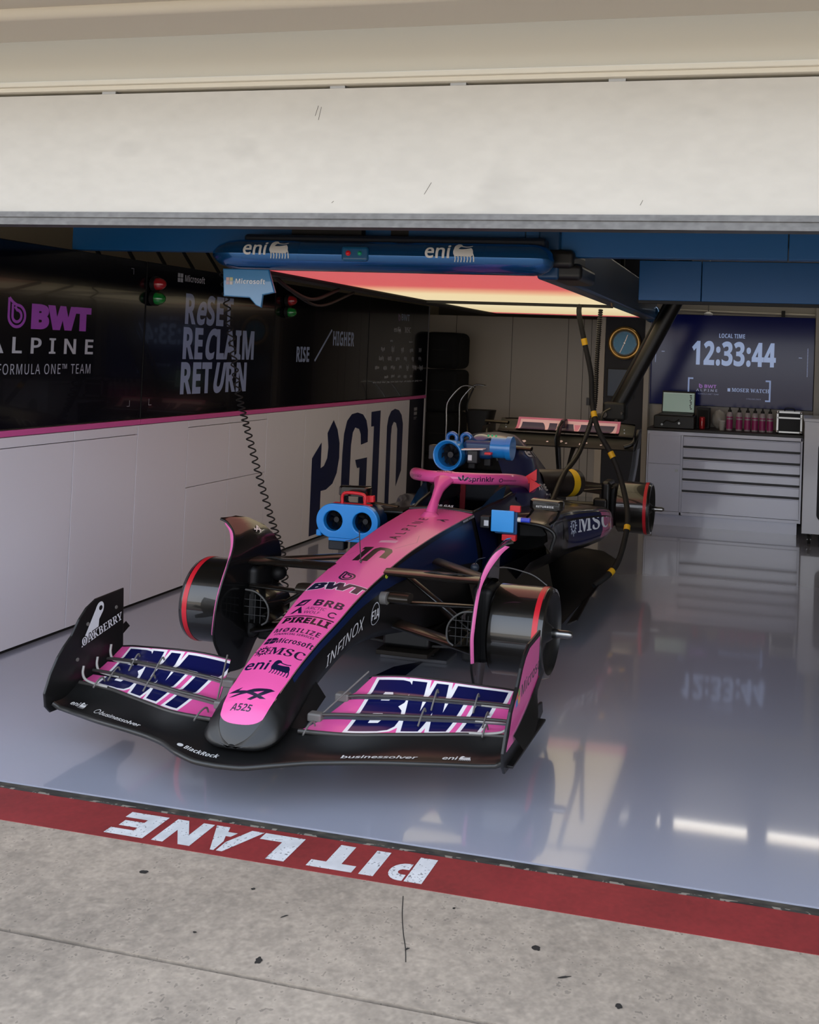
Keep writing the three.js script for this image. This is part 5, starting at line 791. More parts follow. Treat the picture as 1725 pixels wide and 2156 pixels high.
// --- halo ---
{
  const ring = (P, T, w, h, n = 16) => { // oval section across direction T
    const t = T.clone().normalize(), up = V(0, 1, 0).addScaledVector(t, -t.y).normalize(), rt = V().crossVectors(t, up);
    return Array.from({ length: n }, (_, k) => { const a = k / n * 6.2832; return P.clone().addScaledVector(rt, Math.cos(a) * w).addScaledVector(up, Math.sin(a) * h); });
  };
  const hoop = new THREE.CatmullRomCurve3([[-0.335, 0.845, -1.86], [-0.345, 0.895, -1.7], [-0.338, 0.935, -1.5], [-0.305, 0.958, -1.33], [-0.22, 0.972, -1.17], [-0.11, 0.98, -1.075], [0, 0.983, -1.045], [0.11, 0.98, -1.075], [0.22, 0.972, -1.17], [0.305, 0.958, -1.33], [0.338, 0.935, -1.5], [0.345, 0.895, -1.7], [0.335, 0.845, -1.86]].map((p) => V(...p)));
  const pk = phys('#d9559b', 0.3, 0, { clearcoat: 0.7, clearcoatRoughness: 0.1 }), rows = []; for (let k = 0; k <= 72; k++) rows.push(ring(hoop.getPoint(k / 72), hoop.getTangent(k / 72), 0.032, 0.036));
  const halo = obj('halo', loft(rows), pk, car);
  const pil = new THREE.CatmullRomCurve3([[0, 0.77, -0.80], [0, 0.80, -0.825], [0, 0.87, -0.89], [0, 0.925, -0.95], [0, 0.965, -1.02], [0, 0.985, -1.1]].map((p) => V(...p)));
  const W = [0.062, 0.034, 0.024, 0.03, 0.06, 0.09], pr = []; for (let k = 0; k <= 24; k++) { const t = k / 24, f = t * 5, i = Math.min(4, Math.floor(f)); const w = lerp(W[i], W[i + 1], f - i), P = pil.getPoint(t), T = pil.getTangent(t).normalize(), b = V().crossVectors(T, V(1, 0, 0)); pr.push(Array.from({ length: 16 }, (_, q) => { const a = q / 16 * 6.2832; return P.clone().add(V(Math.cos(a) * w, 0, 0)).addScaledVector(b, Math.sin(a) * 0.034); })); }
  obj('centre_pillar', loft(pr), pk, halo);
  obj('pillar_foot', loft([[0.0, 0.075, 0.1], [0.02, 0.05, 0.06], [0.04, 0.03, 0.04]].map(([h, w, d]) => Array.from({ length: 20 }, (_, k) => { const a = k / 20 * 6.2832; return V(Math.cos(a) * w, 0.772 + h, -0.81 + Math.sin(a) * d); }))), pk, halo);
  const band = (t0, t1, w, h, d) => obj('print', grid(20, 6, (i, j) => { const t = lerp(t0, t1, i / 19), P = hoop.getPoint(t), T = hoop.getTangent(t).normalize(), up = V(0, 1, 0).addScaledVector(T, -T.y).normalize(), rt = V().crossVectors(T, up), a = lerp(-0.75, 0.75, j / 5); return P.addScaledVector(rt, Math.cos(a) * 0.0335).addScaledVector(up, Math.sin(a) * 0.0375); }, (i, j) => [i / 19, j / 5]), printMat(w, h, d), halo);
  band(0.555, 0.78, 512, 80, (c) => { for (let k = -1; k <= 1; k++) { c.save(); c.translate(48, 68); c.rotate(k * 0.75); c.fillStyle = '#1a1234'; c.beginPath(); c.ellipse(0, -40, 9, 24, 0, 0, 7); c.fill(); c.restore(); } txt(c, 'sprinklr', 92, 58, 40, { color: '#1a1234', weight: 'normal', sx: 1.05, strokes: [['#1a1234', 0.05]] }); c.strokeStyle = '#1a1234'; c.lineWidth = 6; c.beginPath(); c.arc(352, 46, 15, 0, 7); c.stroke(); txt(c, 'businessolver', 376, 56, 20, { color: '#1a1234', weight: 'normal', sx: 0.9 }); });
  band(0.3, 0.42, 256, 96, (c) => txt(c, 'sprinklr', 20, 66, 36, { color: '#7a2a5c', weight: 'normal', sx: 1.1 }));
  obj('print', new THREE.PlaneGeometry(0.12, 0.03).rotateX(-1.0).translate(0.0, 1.018, -1.035), printMat(256, 64, (c) => txt(c, 'BINANCE', 20, 46, 34, { color: '#7a2a5c', sx: 1.0 })), halo);
}
// --- sidepods, engine cover, floor ---
const podTex = canvasTex(1024, 512, (c, w, h) => {
  c.fillStyle = '#0d0d10'; c.fillRect(0, 0, w, h); c.fillStyle = '#0e1a46'; c.beginPath(); c.moveTo(0.1 * w, 0); c.lineTo(0.82 * w, 0); c.lineTo(0.82 * w, h); c.lineTo(0.26 * w, h); c.quadraticCurveTo(0.13 * w, 0.7 * h, 0.1 * w, 0); c.fill(); c.fillStyle = '#b5618c'; c.fillRect(0.82 * w, 0, w, h);
  sunWheel(c, 0.27 * w, 0.45 * h, 0.15 * h, '#c3d0e4'); txt(c, 'MSC', 0.36 * w, 0.56 * h, 0.27 * h, { font: 'serif', color: '#dfe5ee', sx: 1.45 });
});
both((s) => {
  // z, inner x, outer x, top y, shoulder y, bottom y, bottom x
  const T = table([[-1.16, 0.3, 0.62, 0.715, 0.69, 0.56, 0.6], [-1.3, 0.29, 0.63, 0.722, 0.69, 0.48, 0.58], [-1.55, 0.28, 0.6, 0.72, 0.68, 0.42, 0.52], [-1.75, 0.26, 0.6, 0.71, 0.675, 0.39, 0.5], [-1.9, 0.25, 0.635, 0.705, 0.67, 0.385, 0.5], [-2.05, 0.24, 0.705, 0.7, 0.665, 0.39, 0.52], [-2.2, 0.22, 0.775, 0.69, 0.655, 0.41, 0.55], [-2.35, 0.2, 0.795, 0.67, 0.63, 0.42, 0.56], [-2.7, 0.18, 0.75, 0.62, 0.57, 0.38, 0.5], [-3.0, 0.14, 0.64, 0.55, 0.5, 0.36, 0.42], [-3.15, 0.12, 0.5, 0.5, 0.47, 0.36, 0.34]]);
  const rows = [], n = 44, q0 = 12; for (let k = 0; k <= n; k++) { const z = lerp(-1.16, -3.15, k / n), [a, o, t, sh, b, bo] = T(z); rows.push([[a, t + 0.03], [lerp(a, o, 0.5), t + 0.012], [o - 0.06, t], [o - 0.018, lerp(t, sh, 0.6)], [o, sh - 0.02], [o + 0.006, lerp(sh, b, 0.5)], [o - 0.02, b + 0.05], [bo + 0.04, b], [bo - 0.08, b - 0.07], [a, 0.2]].map(([x, y]) => V(s * x, y, z))); }
  const C = rows[0].length; const pod = obj('sidepod', grid(n + 1, C, (i, j) => rows[i][s > 0 ? C - 1 - j : j]), phys('#0b0b0d', 0.3, 0, { clearcoat: 0.6, clearcoatRoughness: 0.12 }), car);
  const ring = (k, z) => [[0.31, 0.72], [0.48, 0.715], [0.585, 0.705], [0.612, 0.67], [0.606, 0.6], [0.5, 0.565], [0.32, 0.56]].map(([x, y]) => V(s * (0.46 + (x - 0.46) * k), 0.64 + (y - 0.64) * k, z)); obj('inlet_duct', loft([ring(1, -1.16), ring(0.92, -1.3), ring(0.8, -1.55)], null, false), M.carbon, pod); obj('radiator', fan(ring(0.8, -1.55)), std('#3a3a3c', 0.5, 0.5), pod);
  obj('inlet_lip', tube([[0.3, 0.735], [0.48, 0.728], [0.61, 0.71], [0.668, 0.67], [0.65, 0.58]].map(([x, y]) => V(s * x, y, -1.15)), 0.012, 24, 8), M.carbon, pod);
  const al = [0]; for (let i = q0 + 1; i <= n; i++) al.push(al[al.length - 1] + rows[i][5].distanceTo(rows[i - 1][5]));
  obj('side_livery', grid(n + 1 - q0, 6, (i, j) => { const r = rows[i + q0], k = lerp(2.7, 6.4, j / 5), q = Math.floor(k), p = r[q].clone().lerp(r[q + 1], k - q); return p.add(V(s * 0.003, 0.001, 0)); }, (i, j) => [clamp(al[i] / 0.62, 0, 0.998) * (s > 0 ? 1 : -1) + (s > 0 ? 0 : 1), 1 - j / 5]), phys('#ffffff', 0.28, 0, { map: podTex, clearcoat: 0.8, clearcoatRoughness: 0.08 }), pod);
  // floor with raised edge and fences
  const fl = obj('floor_board', [loft([0, 1].map((k) => [[0.1, -0.55], [0.45, -0.62], [0.6, -0.85], [0.72, -1.2], [0.74, -1.7], [0.78, -2.2], [0.78, -2.9], [0.6, -3.2], [0.3, -3.3], [0.05, -3.3]].map(([x, z]) => V(s * x, 0.105 + (-0.4 - z) * 0.028 + k * 0.012, z))))].flat(), M.carbon, car);
  obj('edge_wing', [loft([[-1.25, 0.12, 0.15], [-1.6, 0.14, 0.2], [-2.2, 0.16, 0.22], [-2.8, 0.175, 0.21]].map(([z, y, y2]) => [[0.74, y], [0.8, y2], [0.81, y2], [0.75, y - 0.006]].map(([x, q]) => V(s * x, q, z))))].flat(), M.carbon, fl);
  for (let k = 0; k < 4; k++) obj('fence', grid(5, 2, (i, j) => { const t = i / 4; return [s * (0.28 + k * 0.09 + 0.1 * t * t), 0.125 + j * (0.16 - 0.02 * k), -0.62 - 0.06 * k - 0.4 * t]; }), M.carbon, fl);
  obj('barge_panel', [grid(8, 4, (i, j) => { const t = i / 7; return [s * (0.36 + 0.26 * t - 0.03 * j), 0.14 + 0.1 * j + 0.03 * t * j, -0.75 - 0.75 * t]; })], M.gloss, fl);
  // mirrors
  const m = obj('mirror', loft([[0, 0.8], [0.012, 1], [0.06, 1], [0.075, 0.8]].map(([d, k]) => [[-0.1, 0.026], [-0.09, 0.034], [0.09, 0.03], [0.1, 0.02], [0.1, -0.025], [0.085, -0.034], [-0.085, -0.03], [-0.1, -0.02]].map(([x, y]) => V(s * (0.62 + x * k), 0.848 + y * k, -1.1 - d)))), phys('#100f0e', 0.25, 0, { clearcoat: 0.8 }), car);
  obj('stalk', [tube([[s * 0.54, 0.82, -1.13], [s * 0.5, 0.77, -1.16], [s * 0.46, 0.73, -1.2]], 0.008, 10, 6), tube([[s * 0.7, 0.82, -1.13], [s * 0.67, 0.76, -1.17], [s * 0.62, 0.72, -1.22]], 0.008, 10, 6)], M.carbon, m);
  obj('glass', fan([[-0.085, 0.02], [0.085, 0.018], [0.085, -0.02], [-0.085, -0.018]].map(([x, y]) => V(s * (0.62 + x), 0.848 + y, -1.178))), M.chrome, m);
  obj('print', new THREE.PlaneGeometry(0.13, 0.022).translate(s * 0.62, 0.84, -1.099), printMat(256, 48, (c) => txt(c, 'RETURBISE', 8, 36, 26, { color: '#d0d0d0', sx: 1.15 })), m);
  obj('winglet', blade([s * 0.33, 0.77, -1.14], [s * 0.52, 0.79, -1.12], 0.05, 0.01), M.bronze, m);
});
{
  // z, top y, half width near the top, shoulder y, shoulder half width, foot half width, foot y
  const T = table([[-1.62, 1.17, 0.12, 1.04, 0.16, 0.3, 0.8], [-1.72, 1.19, 0.14, 1.03, 0.19, 0.33, 0.8], [-1.95, 1.195, 0.15, 1.02, 0.25, 0.36, 0.78], [-2.2, 1.18, 0.13, 1.0, 0.26, 0.38, 0.74], [-2.5, 1.13, 0.08, 0.95, 0.2, 0.33, 0.7], [-2.8, 1.06, 0.04, 0.86, 0.14, 0.28, 0.63], [-3.2, 0.93, 0.025, 0.75, 0.1, 0.2, 0.55], [-3.6, 0.77, 0.02, 0.63, 0.075, 0.14, 0.48], [-3.95, 0.6, 0.014, 0.53, 0.05, 0.09, 0.45]]);
  const rows = [], n = 30; for (let k = 0; k <= n; k++) { const z = lerp(-1.62, -3.95, k / n), [ty, tw, sy, sw, fw, fy] = T(z), h = [[0, ty], [tw * 0.7, ty - 0.012], [tw, ty - 0.04], [lerp(tw, sw, 0.5) + 0.004, lerp(ty - 0.04, sy, 0.5)], [sw, sy], [lerp(sw, fw, 0.4), lerp(sy, fy, 0.6)], [fw, fy], [fw * 0.9, fy - 0.15]]; rows.push([...h.slice(1).reverse().map(([x, y]) => V(-x, y, z)), ...h.map(([x, y]) => V(x, y, z))]); }
  const C = rows[0].length;
  const ec = obj('engine_cover', grid(n + 1, C, (i, j) => rows[i][C - 1 - j]), phys('#101b4c', 0.32, 0, { clearcoat: 0.6, clearcoatRoughness: 0.1 }), car);
  obj('air_intake', [fan(rows[5].slice(2, C - 2).map((p) => p.clone().multiply(V(0.85, 1, 1)).add(V(0, -0.03, 0)))), tube(rows[0].slice(3, C - 3).map((p) => p.clone().add(V(0, 0, 0.01))), 0.012, 30, 8)], M.matt, ec);
  const side = (s, z0, z1, k0, k1, w, h, d) => obj('print', grid(10, 6, (i, j) => { const z = lerp(s > 0 ? z0 : z1, s > 0 ? z1 : z0, i / 9), r = rows[Math.round((-1.62 - z) / 2.33 * n)], k = lerp(k0, k1, j / 5), m = (C - 1) / 2, q = Math.min(Math.floor(k), 6), p = r[m + s * q].clone().lerp(r[m + s * (q + 1)], k - q); p.z = z; return p.add(V(s * 0.004, 0.002, 0)); }, (i, j) => [i / 9, 1 - j / 5]), printMat(w, h, d), ec);
  both((s) => { side(s, -2.0, -2.5, 2.4, 4.4, 256, 160, (c) => txt(c, 'eni', 20, 110, 70, { color: '#b4bccc', weight: 'normal', sx: 1.3, strokes: [['#b4bccc', 0.08]] })); side(s, -1.78, -1.98, 1.6, 3.2, 128, 128, (c) => arrowA(c, 8, 40, 110, '#b8bfd0')); side(s, -2.0, -2.5, 4.9, 6.4, 256, 128, (c) => { txt(c, 'XTREME', 10, 60, 36, { color: '#c9ccd6', sx: 1.1, skew: 0.2 }); txt(c, 'FUEL', 60, 110, 32, { color: '#c9ccd6', sx: 1.1, skew: 0.2 }); }); side(s, -2.72, -3.0, 4.4, 5.6, 256, 96, (c) => txt(c, 'DiXiO', 10, 70, 44, { color: '#b9bdc8', sx: 1.2 })); });
  obj('camera_pod', [blade([0.08, 1.1, -1.95], [0.3, 1.095, -1.95], 0.07, 0.03), blade([-0.08, 1.1, -1.95], [-0.3, 1.095, -1.95], 0.07, 0.03)], M.bronze, ec);
  both((s) => { const A = V(s * 0.18, 0.79, -2.5), B = V(s * 0.4, 0.755, -2.95), at = (t) => A.clone().lerp(B, t); const d = obj('cooling_duct', [tube([at(0), at(0.5), at(1)], 0.105, 10, 28), fan(Array.from({ length: 20 }, (_, k) => { const q = k / 20 * 6.2832, t = B.clone().sub(A).normalize(), u = V(0, 1, 0).addScaledVector(t, -t.y).normalize(), w = V().crossVectors(t, u); return at(1).addScaledVector(u, Math.cos(q) * 0.105).addScaledVector(w, Math.sin(q) * 0.105); }))], std('#2a2422', 0.35), ec); obj('yellow_band', tube([at(0.72), at(0.8), at(0.88)], 0.108, 6, 28), std('#efc01e', 0.45), d); });
  obj('gearbox', [bx(-0.11, 0.11, 0.32, 0.56, -4.0, -3.3, 0.04), bx(-0.06, 0.06, 0.3, 0.42, -4.3, -4.0, 0.02)], M.matt, car);
  obj('plank', bx(-0.15, 0.15, 0.075, 0.1, -3.2, -0.45, 0.005).rotateX(0.0), std('#2a231c', 0.6), car);
  obj('bib', [bx(-0.14, 0.14, 0.1, 0.22, -0.95, -0.5, 0.03), bx(-0.12, 0.12, 0.19, 0.3, -1.1, -0.7, 0.03)], M.carbon, car);
}
// --- rear corners ---
both((s) => {
  drum(s, 0.645, 0.928, 0.498, -3.6, 0.214, car, 'wheel_drum');
  obj('upright', bx(s * 0.56, s * 0.64, 0.34, 0.68, -3.7, -3.5, 0.03), M.matt, car);
  const arm = (a, b, c = 0.07, t = 0.02) => obj('wishbone', blade([s * a[0], a[1], a[2]], [s * b[0], b[1], b[2]], c, t), std('#211d19', 0.3, 0.3), car);
  arm([0.1, 0.62, -3.25], [0.6, 0.66, -3.5], 0.07); arm([0.1, 0.6, -3.9], [0.6, 0.66, -3.62], 0.07); arm([0.12, 0.42, -3.2], [0.6, 0.4, -3.52], 0.07); arm([0.1, 0.42, -3.95], [0.6, 0.4, -3.66], 0.07); arm([0.1, 0.5, -3.6], [0.64, 0.498, -3.6], 0.06, 0.04); arm([0.16, 0.65, -2.9], [0.58, 0.44, -3.5], 0.035, 0.02);
  obj('brake_scoop', [bx(s * 0.52, s * 0.6, 0.3, 0.72, -3.66, -3.42, 0.03), bx(s * 0.46, s * 0.58, 0.42, 0.58, -3.48, -3.4, 0.02)], M.carbon, car);
});
// --- rear wing ---
{
  const sweep = (f, m, n, name, p) => obj(name, [grid(29, n, f)], m, p);
  const end = (u) => Math.pow(Math.abs(u), 5);   // u in -1..1: the ends bend down
  const foil = (z0, y0, z1, y1, th, hw, dip) => (i, j) => { const u = i / 14 - 1, k = j / 12 * 2, top = k <= 1, t = top ? k : 2 - k; const e = th * Math.sqrt(Math.max(0, t * (1 - t))) * 2; return [u * hw, lerp(y0, y1, t) + (top ? e * 0.4 : -e * 0.6) - 0.03 * Math.sin(Math.PI * t) - dip * end(u), lerp(z0, z1, t)]; };
  const rw = sweep(foil(-4.0, 0.935, -4.3, 1.02, 0.03, 0.69, 0.0), M.matt, 13, 'rear_wing', car);
  const fl = sweep(foil(-4.26, 1.035, -4.4, 1.145, 0.014, 0.64, 0.01), M.carbon, 13, 'flap', rw);
  obj('flap_livery', grid(2, 9, (i, j) => [lerp(-0.47, 0.505, i), lerp(1.04, 1.14, j / 8) - 0.03 * Math.sin(Math.PI * j / 8) + 0.014, lerp(-4.262, -4.392, j / 8)], (i, j) => [i, j / 8]), std('#ffffff', 0.32, 0, { map: canvasTex(1024, 128, (c, w, h) => { c.fillStyle = '#cf6d92'; c.fillRect(0, 0, w, h); c.fillStyle = '#eec0cc'; c.fillRect(28, 12, w - 56, h); c.fillStyle = '#260d46'; c.beginPath(); c.moveTo(50, 30); c.lineTo(255, 30); c.quadraticCurveTo(290, 40, 302, 128); c.lineTo(44, 128); c.fill(); c.fillRect(324, 30, 80, 100); c.beginPath(); c.moveTo(414, 30); c.lineTo(562, 30); c.lineTo(598, 128); c.lineTo(410, 128); c.fill(); c.beginPath(); c.moveTo(640, 30); c.lineTo(976, 30); c.lineTo(940, 128); c.lineTo(630, 128); c.fill(); c.fillStyle = '#dd7f9f'; poly(c, [[0, 0], [60, 0], [36, 82], [24, 82]], 575, 34, 1, '#dd7f9f'); }) }), fl);
  obj('livery_spots', [[-0.33, 0.3], [-0.12, 0.42], [0.06, 0.35], [0.2, 0.32], [0.24, 0.48], [0.38, 0.36], [0.0, 0.5]].map(([x, t], k) => new THREE.CircleGeometry(k % 3 ? 0.012 : 0.022, 5).rotateX(-1.1).translate(x, lerp(0.935, 1.02, t) + 0.012 - 0.03 * Math.sin(Math.PI * t) + 0.006, lerp(-4.0, -4.3, t) + 0.004)), std('#d9c0c8', 0.4), rw);
  both((s) => {
    const e = obj('endplate', [grid(12, 7, (i, j) => { const t = i / 11, v = j / 6; return [s * (0.7 - 0.015 * Math.sin(v * 3) - 0.12 * Math.pow(t, 2.2)), lerp(1.1 - 0.02 * v, 0.42, t), lerp(-4.42, -3.98, v) + 0.12 * t * (1 - v)]; })], M.carbon, rw);
    obj('corner', tube([[s * 0.6, 0.955, -4.04], [s * 0.67, 0.985, -4.06], [s * 0.697, 1.04, -4.1], [s * 0.7, 1.09, -4.2]], 0.02, 20, 8), M.carbon, e);
    for (const y of [0.06, 0.09]) obj('bolt', cyl(0.006, 0.006, 0.004, 8, [s * 0.56, 1.0 + y, -4.3 + y * 0.3], 'z'), M.steel, e);
    obj('end_livery', grid(4, 2, (i, j) => [s * (0.708 - 0.09 * Math.pow(lerp(0.25, 0.9, i / 3), 2.2)), lerp(0.93, 0.5, i / 3), lerp(-4.3, -4.15, j)]), std('#8a8f9a', 0.4), e);
  });
  obj('pylon', [loft([[0.46, -4.05, 0.05], [0.7, -4.12, 0.05], [0.9, -4.05, 0.06], [1.0, -4.0, 0.06], [1.1, -4.08, 0.05], [1.15, -4.22, 0.05], [1.14, -4.34, 0.03]].map(([y, z, d]) => [[-0.012, d], [0.012, d], [0.012, -d], [-0.012, -d]].map(([x, q]) => V(x, y, z + q))))].flat(), M.carbon, rw);
  obj('actuator', [bx(-0.022, 0.022, 1.08, 1.16, -4.32, -4.2, 0.012)], std('#3a2430', 0.4), rw);
  obj('beam_wing', [grid(15, 5, (i, j) => { const u = i / 7 - 1; return [u * 0.56, 0.56 + 0.06 * (j / 4) - 0.04 * u * u, lerp(-3.95, -4.2, j / 4)]; })], M.carbon, rw);
  obj('tail_panel', [grid(6, 4, (i, j) => { const t = i / 5; return [0.06 + 0.12 * t - 0.02 * j, 0.58 + 0.36 * t - 0.1 * j * (1 - t), -3.9 - 0.1 * t - 0.02 * j]; })], M.matt, rw);
  obj('left_camera', blade([-0.72, 1.115, -4.15], [-0.5, 1.11, -4.15], 0.06, 0.03), M.bronze, rw);
}
// --- stands that carry the car ---
{
  const t = thing('car_stand', 'black support stand under the middle of the car behind the nose', 'stand', [0, 0, -0.75]);
  obj('pad', bx(-0.2, 0.2, 0, 0.02, -0.06, 0.12, 0.006), std('#5e5f66', 0.5), t); obj('post', bx(-0.11, 0.11, 0.02, 0.073, -0.02, 0.08, 0.01), M.matt, t);
  const r = thing('rear_stand', 'low black trestle hidden under the rear of the car', 'stand', [0, 0, -3.75]);
  obj('frame', [bx(-0.3, -0.26, 0, 0.28, -0.05, 0.05), bx(0.26, 0.3, 0, 0.28, -0.05, 0.05), bx(-0.3, 0.3, 0.25, 0.295, -0.05, 0.05)], M.matt, r); obj('foot', bx(-0.32, -0.24, 0, 0.02, -0.2, 0.2), M.matt, r); obj('foot', bx(0.24, 0.32, 0, 0.02, -0.2, 0.2), M.matt, r);
}
// ---------- cooling fans set on the car ----------
const fanBlue = phys('#1f8fe4', 0.35, 0, { clearcoat: 0.3 }), fanRed = std('#d3242f', 0.4);
function rotor(p, r, at, axisZ = true) {
  const g = []; for (let k = 0; k < 7; k++) { const a = k / 7 * 6.2832; g.push(grid(4, 2, (i, j) => { const q = lerp(0.25, 0.95, i / 3) * r, b = a + j * 0.5 + i * 0.12; return V(Math.cos(b) * q, Math.sin(b) * q, (j - 0.5) * 0.02); }).translate(...at)); }
  g.push(cyl(r * 0.28, r * 0.28, 0.03, 18, at, 'z')); return obj('rotor', g, std('#0b0c0f', 0.5), p);
}
{
  const t = thing('twin_fan', 'blue twin cooling fan with red carry handle set at the far sidepod', 'fan', [-0.6, 0.58, -1.02]);
  const s = new THREE.Shape(), w = 0.1, r = 0.098; s.absarc(w, 0.1, r, -Math.PI / 2, Math.PI / 2, false); s.absarc(-w, 0.1, r, Math.PI / 2, 1.5 * Math.PI, false); for (const c of [-0.092, 0.1]) { const h = new THREE.Path(); h.absarc(c, 0.1, 0.068, 0, 6.2832, true); s.holes.push(h); }
  obj('face', new THREE.ExtrudeGeometry(s, { depth: 0.03, bevelEnabled: true, bevelSize: 0.006, bevelThickness: 0.006, bevelSegments: 3, curveSegments: 20 }), fanBlue, t);
  const b = new THREE.Shape(); b.absarc(w, 0.1, r * 0.95, -Math.PI / 2, Math.PI / 2, false); b.absarc(-w, 0.1, r * 0.95, Math.PI / 2, 1.5 * Math.PI, false); for (const c of [-0.092, 0.1]) { const h = new THREE.Path(); h.absarc(c, 0.1, 0.068, 0, 6.2832, true); b.holes.push(h); }
  obj('body', new THREE.ExtrudeGeometry(b, { depth: 0.13, bevelEnabled: false, curveSegments: 20 }).translate(0, 0, -0.136), std('#0c2f55', 0.35), t);
  for (const c of [-0.092, 0.1]) { obj('well', [new THREE.CylinderGeometry(0.069, 0.069, 0.16, 28, 1, true).rotateX(Math.PI / 2).translate(c, 0.1, -0.05), new THREE.CircleGeometry(0.069, 28).translate(c, 0.1, -0.125)], std('#17191d', 0.6), t); rotor(t, 0.062, [c, 0.1, -0.03]); }
  obj('handle', [tube([[-0.065, 0.195, -0.03], [-0.065, 0.245, -0.03], [-0.055, 0.262, -0.03], [0.07, 0.262, -0.03], [0.085, 0.25, -0.03], [0.085, 0.195, -0.03]], 0.01, 60, 8), bx(-0.12, 0.13, 0.19, 0.204, -0.05, -0.005, 0.005)], fanRed, t);
  obj('clip', [bx(0.08, 0.15, 0.2, 0.24, -0.09, -0.06, 0.004).rotateZ(0.1)], fanRed, t);
  obj('battery', bx(-0.135, -0.03, -0.085, -0.025, -0.07, 0.0, 0.01), std('#20242a', 0.5), t); obj('tray', bx(-0.12, 0.13, -0.022, -0.004, -0.06, 0.03, 0.004), fanBlue, t); obj('battery', bx(0.0, 0.1, -0.075, -0.025, -0.07, -0.02, 0.01), std('#14161a', 0.5), t);
  obj('side_tab', bx(-0.205, -0.17, 0.0, 0.04, -0.02, 0.03, 0.008), fanBlue, t);
}
{
  const t = thing('side_fan', 'small blue square-faced cooling fan with red clips near the closer mirror', 'fan', [0.385, 0.69, -1.0]);
  obj('cover', bx(-0.07, 0.07, 0, 0.128, -0.008, 0.008, 0.006), phys('#3aa0f0', 0.35, 0, { clearcoat: 0.3 }), t); obj('back_plate', bx(-0.05, 0.085, -0.012, 0.12, -0.03, -0.012, 0.004), std('#10406e', 0.4), t); obj('body', cyl(0.055, 0.055, 0.12, 24, [0.01, 0.062, -0.09], 'z'), std('#0c2f55', 0.35), t);
  obj('clip', bx(0.0, 0.085, -0.048, -0.012, -0.03, 0.01, 0.004), fanRed, t); obj('clip', bx(0.035, 0.1, 0.118, 0.155, -0.045, -0.02, 0.004), fanRed, t);
  const b = obj('battery', bx(-0.14, -0.082, 0.015, 0.085, -0.05, 0.0, 0.006), std('#17181c', 0.5), t); obj('label', bx(-0.114, -0.086, 0.03, 0.062, 0.0, 0.002), std('#c9ccd2', 0.4), b);
  obj('nozzle', [cyl(0.014, 0.014, 0.06, 14, [0.13, 0.075, -0.03], 'x')], std('#3a4fd0', 0.4), t); obj('sleeve', cyl(0.0145, 0.0145, 0.02, 14, [0.095, 0.075, -0.03], 'x'), M.white, t);
}
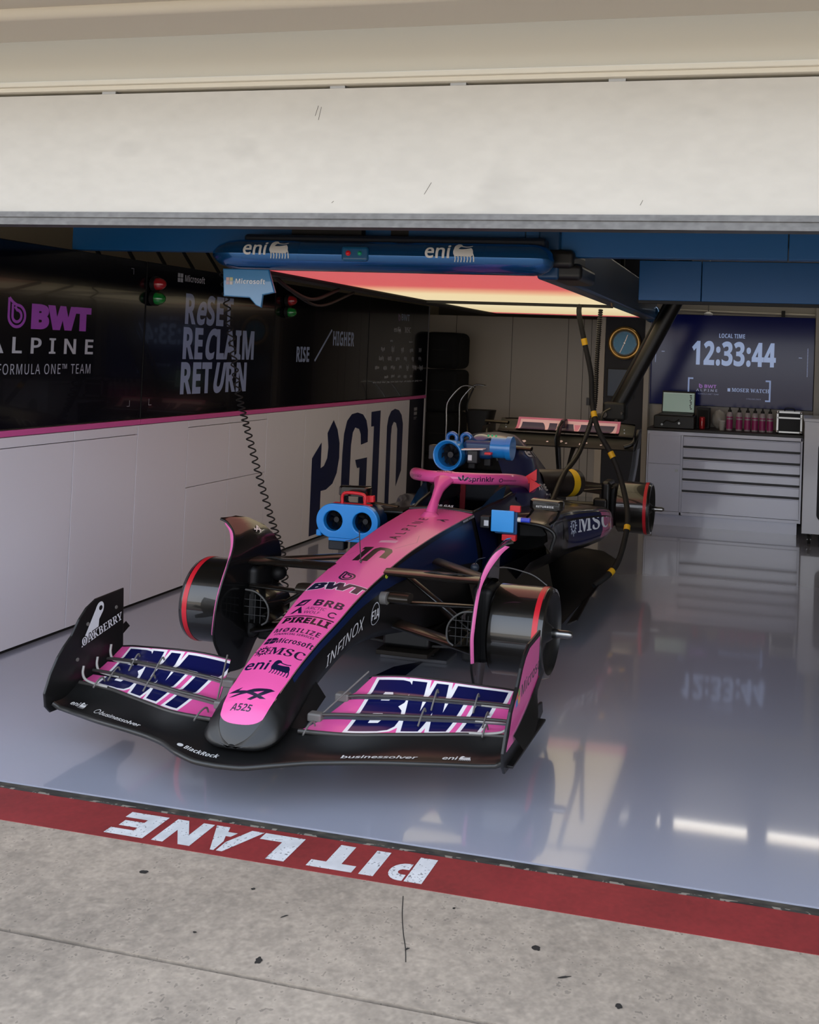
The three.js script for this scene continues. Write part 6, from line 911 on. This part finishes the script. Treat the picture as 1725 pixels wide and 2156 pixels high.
{
  const t = thing('airbox_fan', 'blue cooling blower unit sitting on top of the airbox above the halo', 'fan', [0.02, 1.0, -1.5]);
  const ringG = (r0, r1, d) => new THREE.LatheGeometry([[r0, 0], [r1, 0.02], [r1 + 0.006, 0.03], [r1 + 0.012, 0.02], [r0 + 0.014, -d], [r0, -d], [r0, 0]].map((p) => new THREE.Vector2(...p)), 36).rotateX(Math.PI / 2);
  const f1 = obj('front_duct', ringG(0.076, 0.09, 0.12).rotateY(-0.05).translate(-0.155, 0.07, 0.02), phys('#1a86d6', 0.3, 0, { clearcoat: 0.5 }), t);
  obj('well', [new THREE.CircleGeometry(0.078, 28).translate(-0.155, 0.07, -0.085)], std('#17191d', 0.7), f1); rotor(t, 0.07, [-0.155, 0.07, -0.03]);
  obj('side_duct', [new THREE.CylinderGeometry(0.068, 0.068, 0.13, 32, 1, true).rotateZ(Math.PI / 2).translate(0.17, 0.125, -0.1), new THREE.CylinderGeometry(0.078, 0.078, 0.035, 32).rotateZ(Math.PI / 2).translate(0.225, 0.125, -0.1)], phys('#1a7cc8', 0.3, 0, { clearcoat: 0.5 }), t);
  obj('housing', [bx(-0.08, 0.12, 0.05, 0.17, -0.2, -0.03, 0.03)], std('#0e3560', 0.35), t);
  obj('dome', new THREE.SphereGeometry(0.08, 24, 14, 0, 6.2832, 0, 1.6).scale(1, 0.6, 0.8).translate(0.02, 0.16, -0.11), phys('#28406a', 0.15, 0, { clearcoat: 1 }), t);
  for (const [x, z] of [[-0.17, -0.08], [-0.075, -0.09]]) obj('grip', tube([[x - 0.03, 0.14, z], [x - 0.028, 0.19, z], [x, 0.205, z], [x + 0.028, 0.19, z], [x + 0.03, 0.14, z]], 0.014, 24, 8), phys('#1d5ea6', 0.25, 0, { clearcoat: 0.6 }), t);
  obj('battery', bx(-0.31, -0.255, 0.03, 0.125, -0.1, -0.02, 0.008), std('#1c1d20', 0.5), t); const b2 = obj('battery', bx(-0.03, 0.04, 0.025, 0.11, -0.06, 0.02, 0.008), std('#1c1d20', 0.5), t); obj('label', bx(-0.022, 0.004, 0.045, 0.08, 0.02, 0.022), std('#d0d2d6', 0.4), b2);
  obj('clip', bx(0.08, 0.125, 0.085, 0.1, -0.04, 0.0, 0.003), fanRed, t); obj('clip', bx(-0.3, -0.22, -0.02, 0.0, -0.08, -0.05, 0.003).rotateZ(0.2), fanRed, t); obj('plate', bx(-0.06, 0.09, 0.112, 0.12, -0.1, 0.04, 0.003).rotateZ(0.06), M.white, t);
  obj('green_lamp', [[0.07, 0.01], [0.09, -0.01], [0.12, 0]].map(([x, z]) => new THREE.SphereGeometry(0.007, 8, 6).translate(x, 0.2, -0.12 + z)), std('#1c8a58', 0.3, 0, { emissive: '#2bd08a', emissiveIntensity: 0.25 }), t);
  obj('foot', bx(-0.05, 0.0, -0.02, 0.06, -0.12, -0.06, 0.01), M.matt, t); obj('foot', bx(0.05, 0.1, 0.0, 0.06, -0.14, -0.08, 0.01), M.matt, t);
}
{
  const t = thing('red_flag', 'folded red plastic warning flags at the right end of the pink halo', 'flag', [0.36, 0.9, -1.6]);
  obj('panel', [plateXY([[-0.03, 0.03], [0.07, 0.1], [0.07, 0.03], [0.0, 0.0]], 0, 0.006, 0.002)], fanRed, t); obj('panel', [plateXY([[0.03, 0.04], [0.1, 0.0], [0.03, -0.05]], 0.01, 0.006, 0.002)], fanRed, t); obj('stem', cyl(0.008, 0.008, 0.09, 10, [-0.035, 0.02, 0.0], 'x'), fanRed, t);
}
renderer.render(scene, camera);
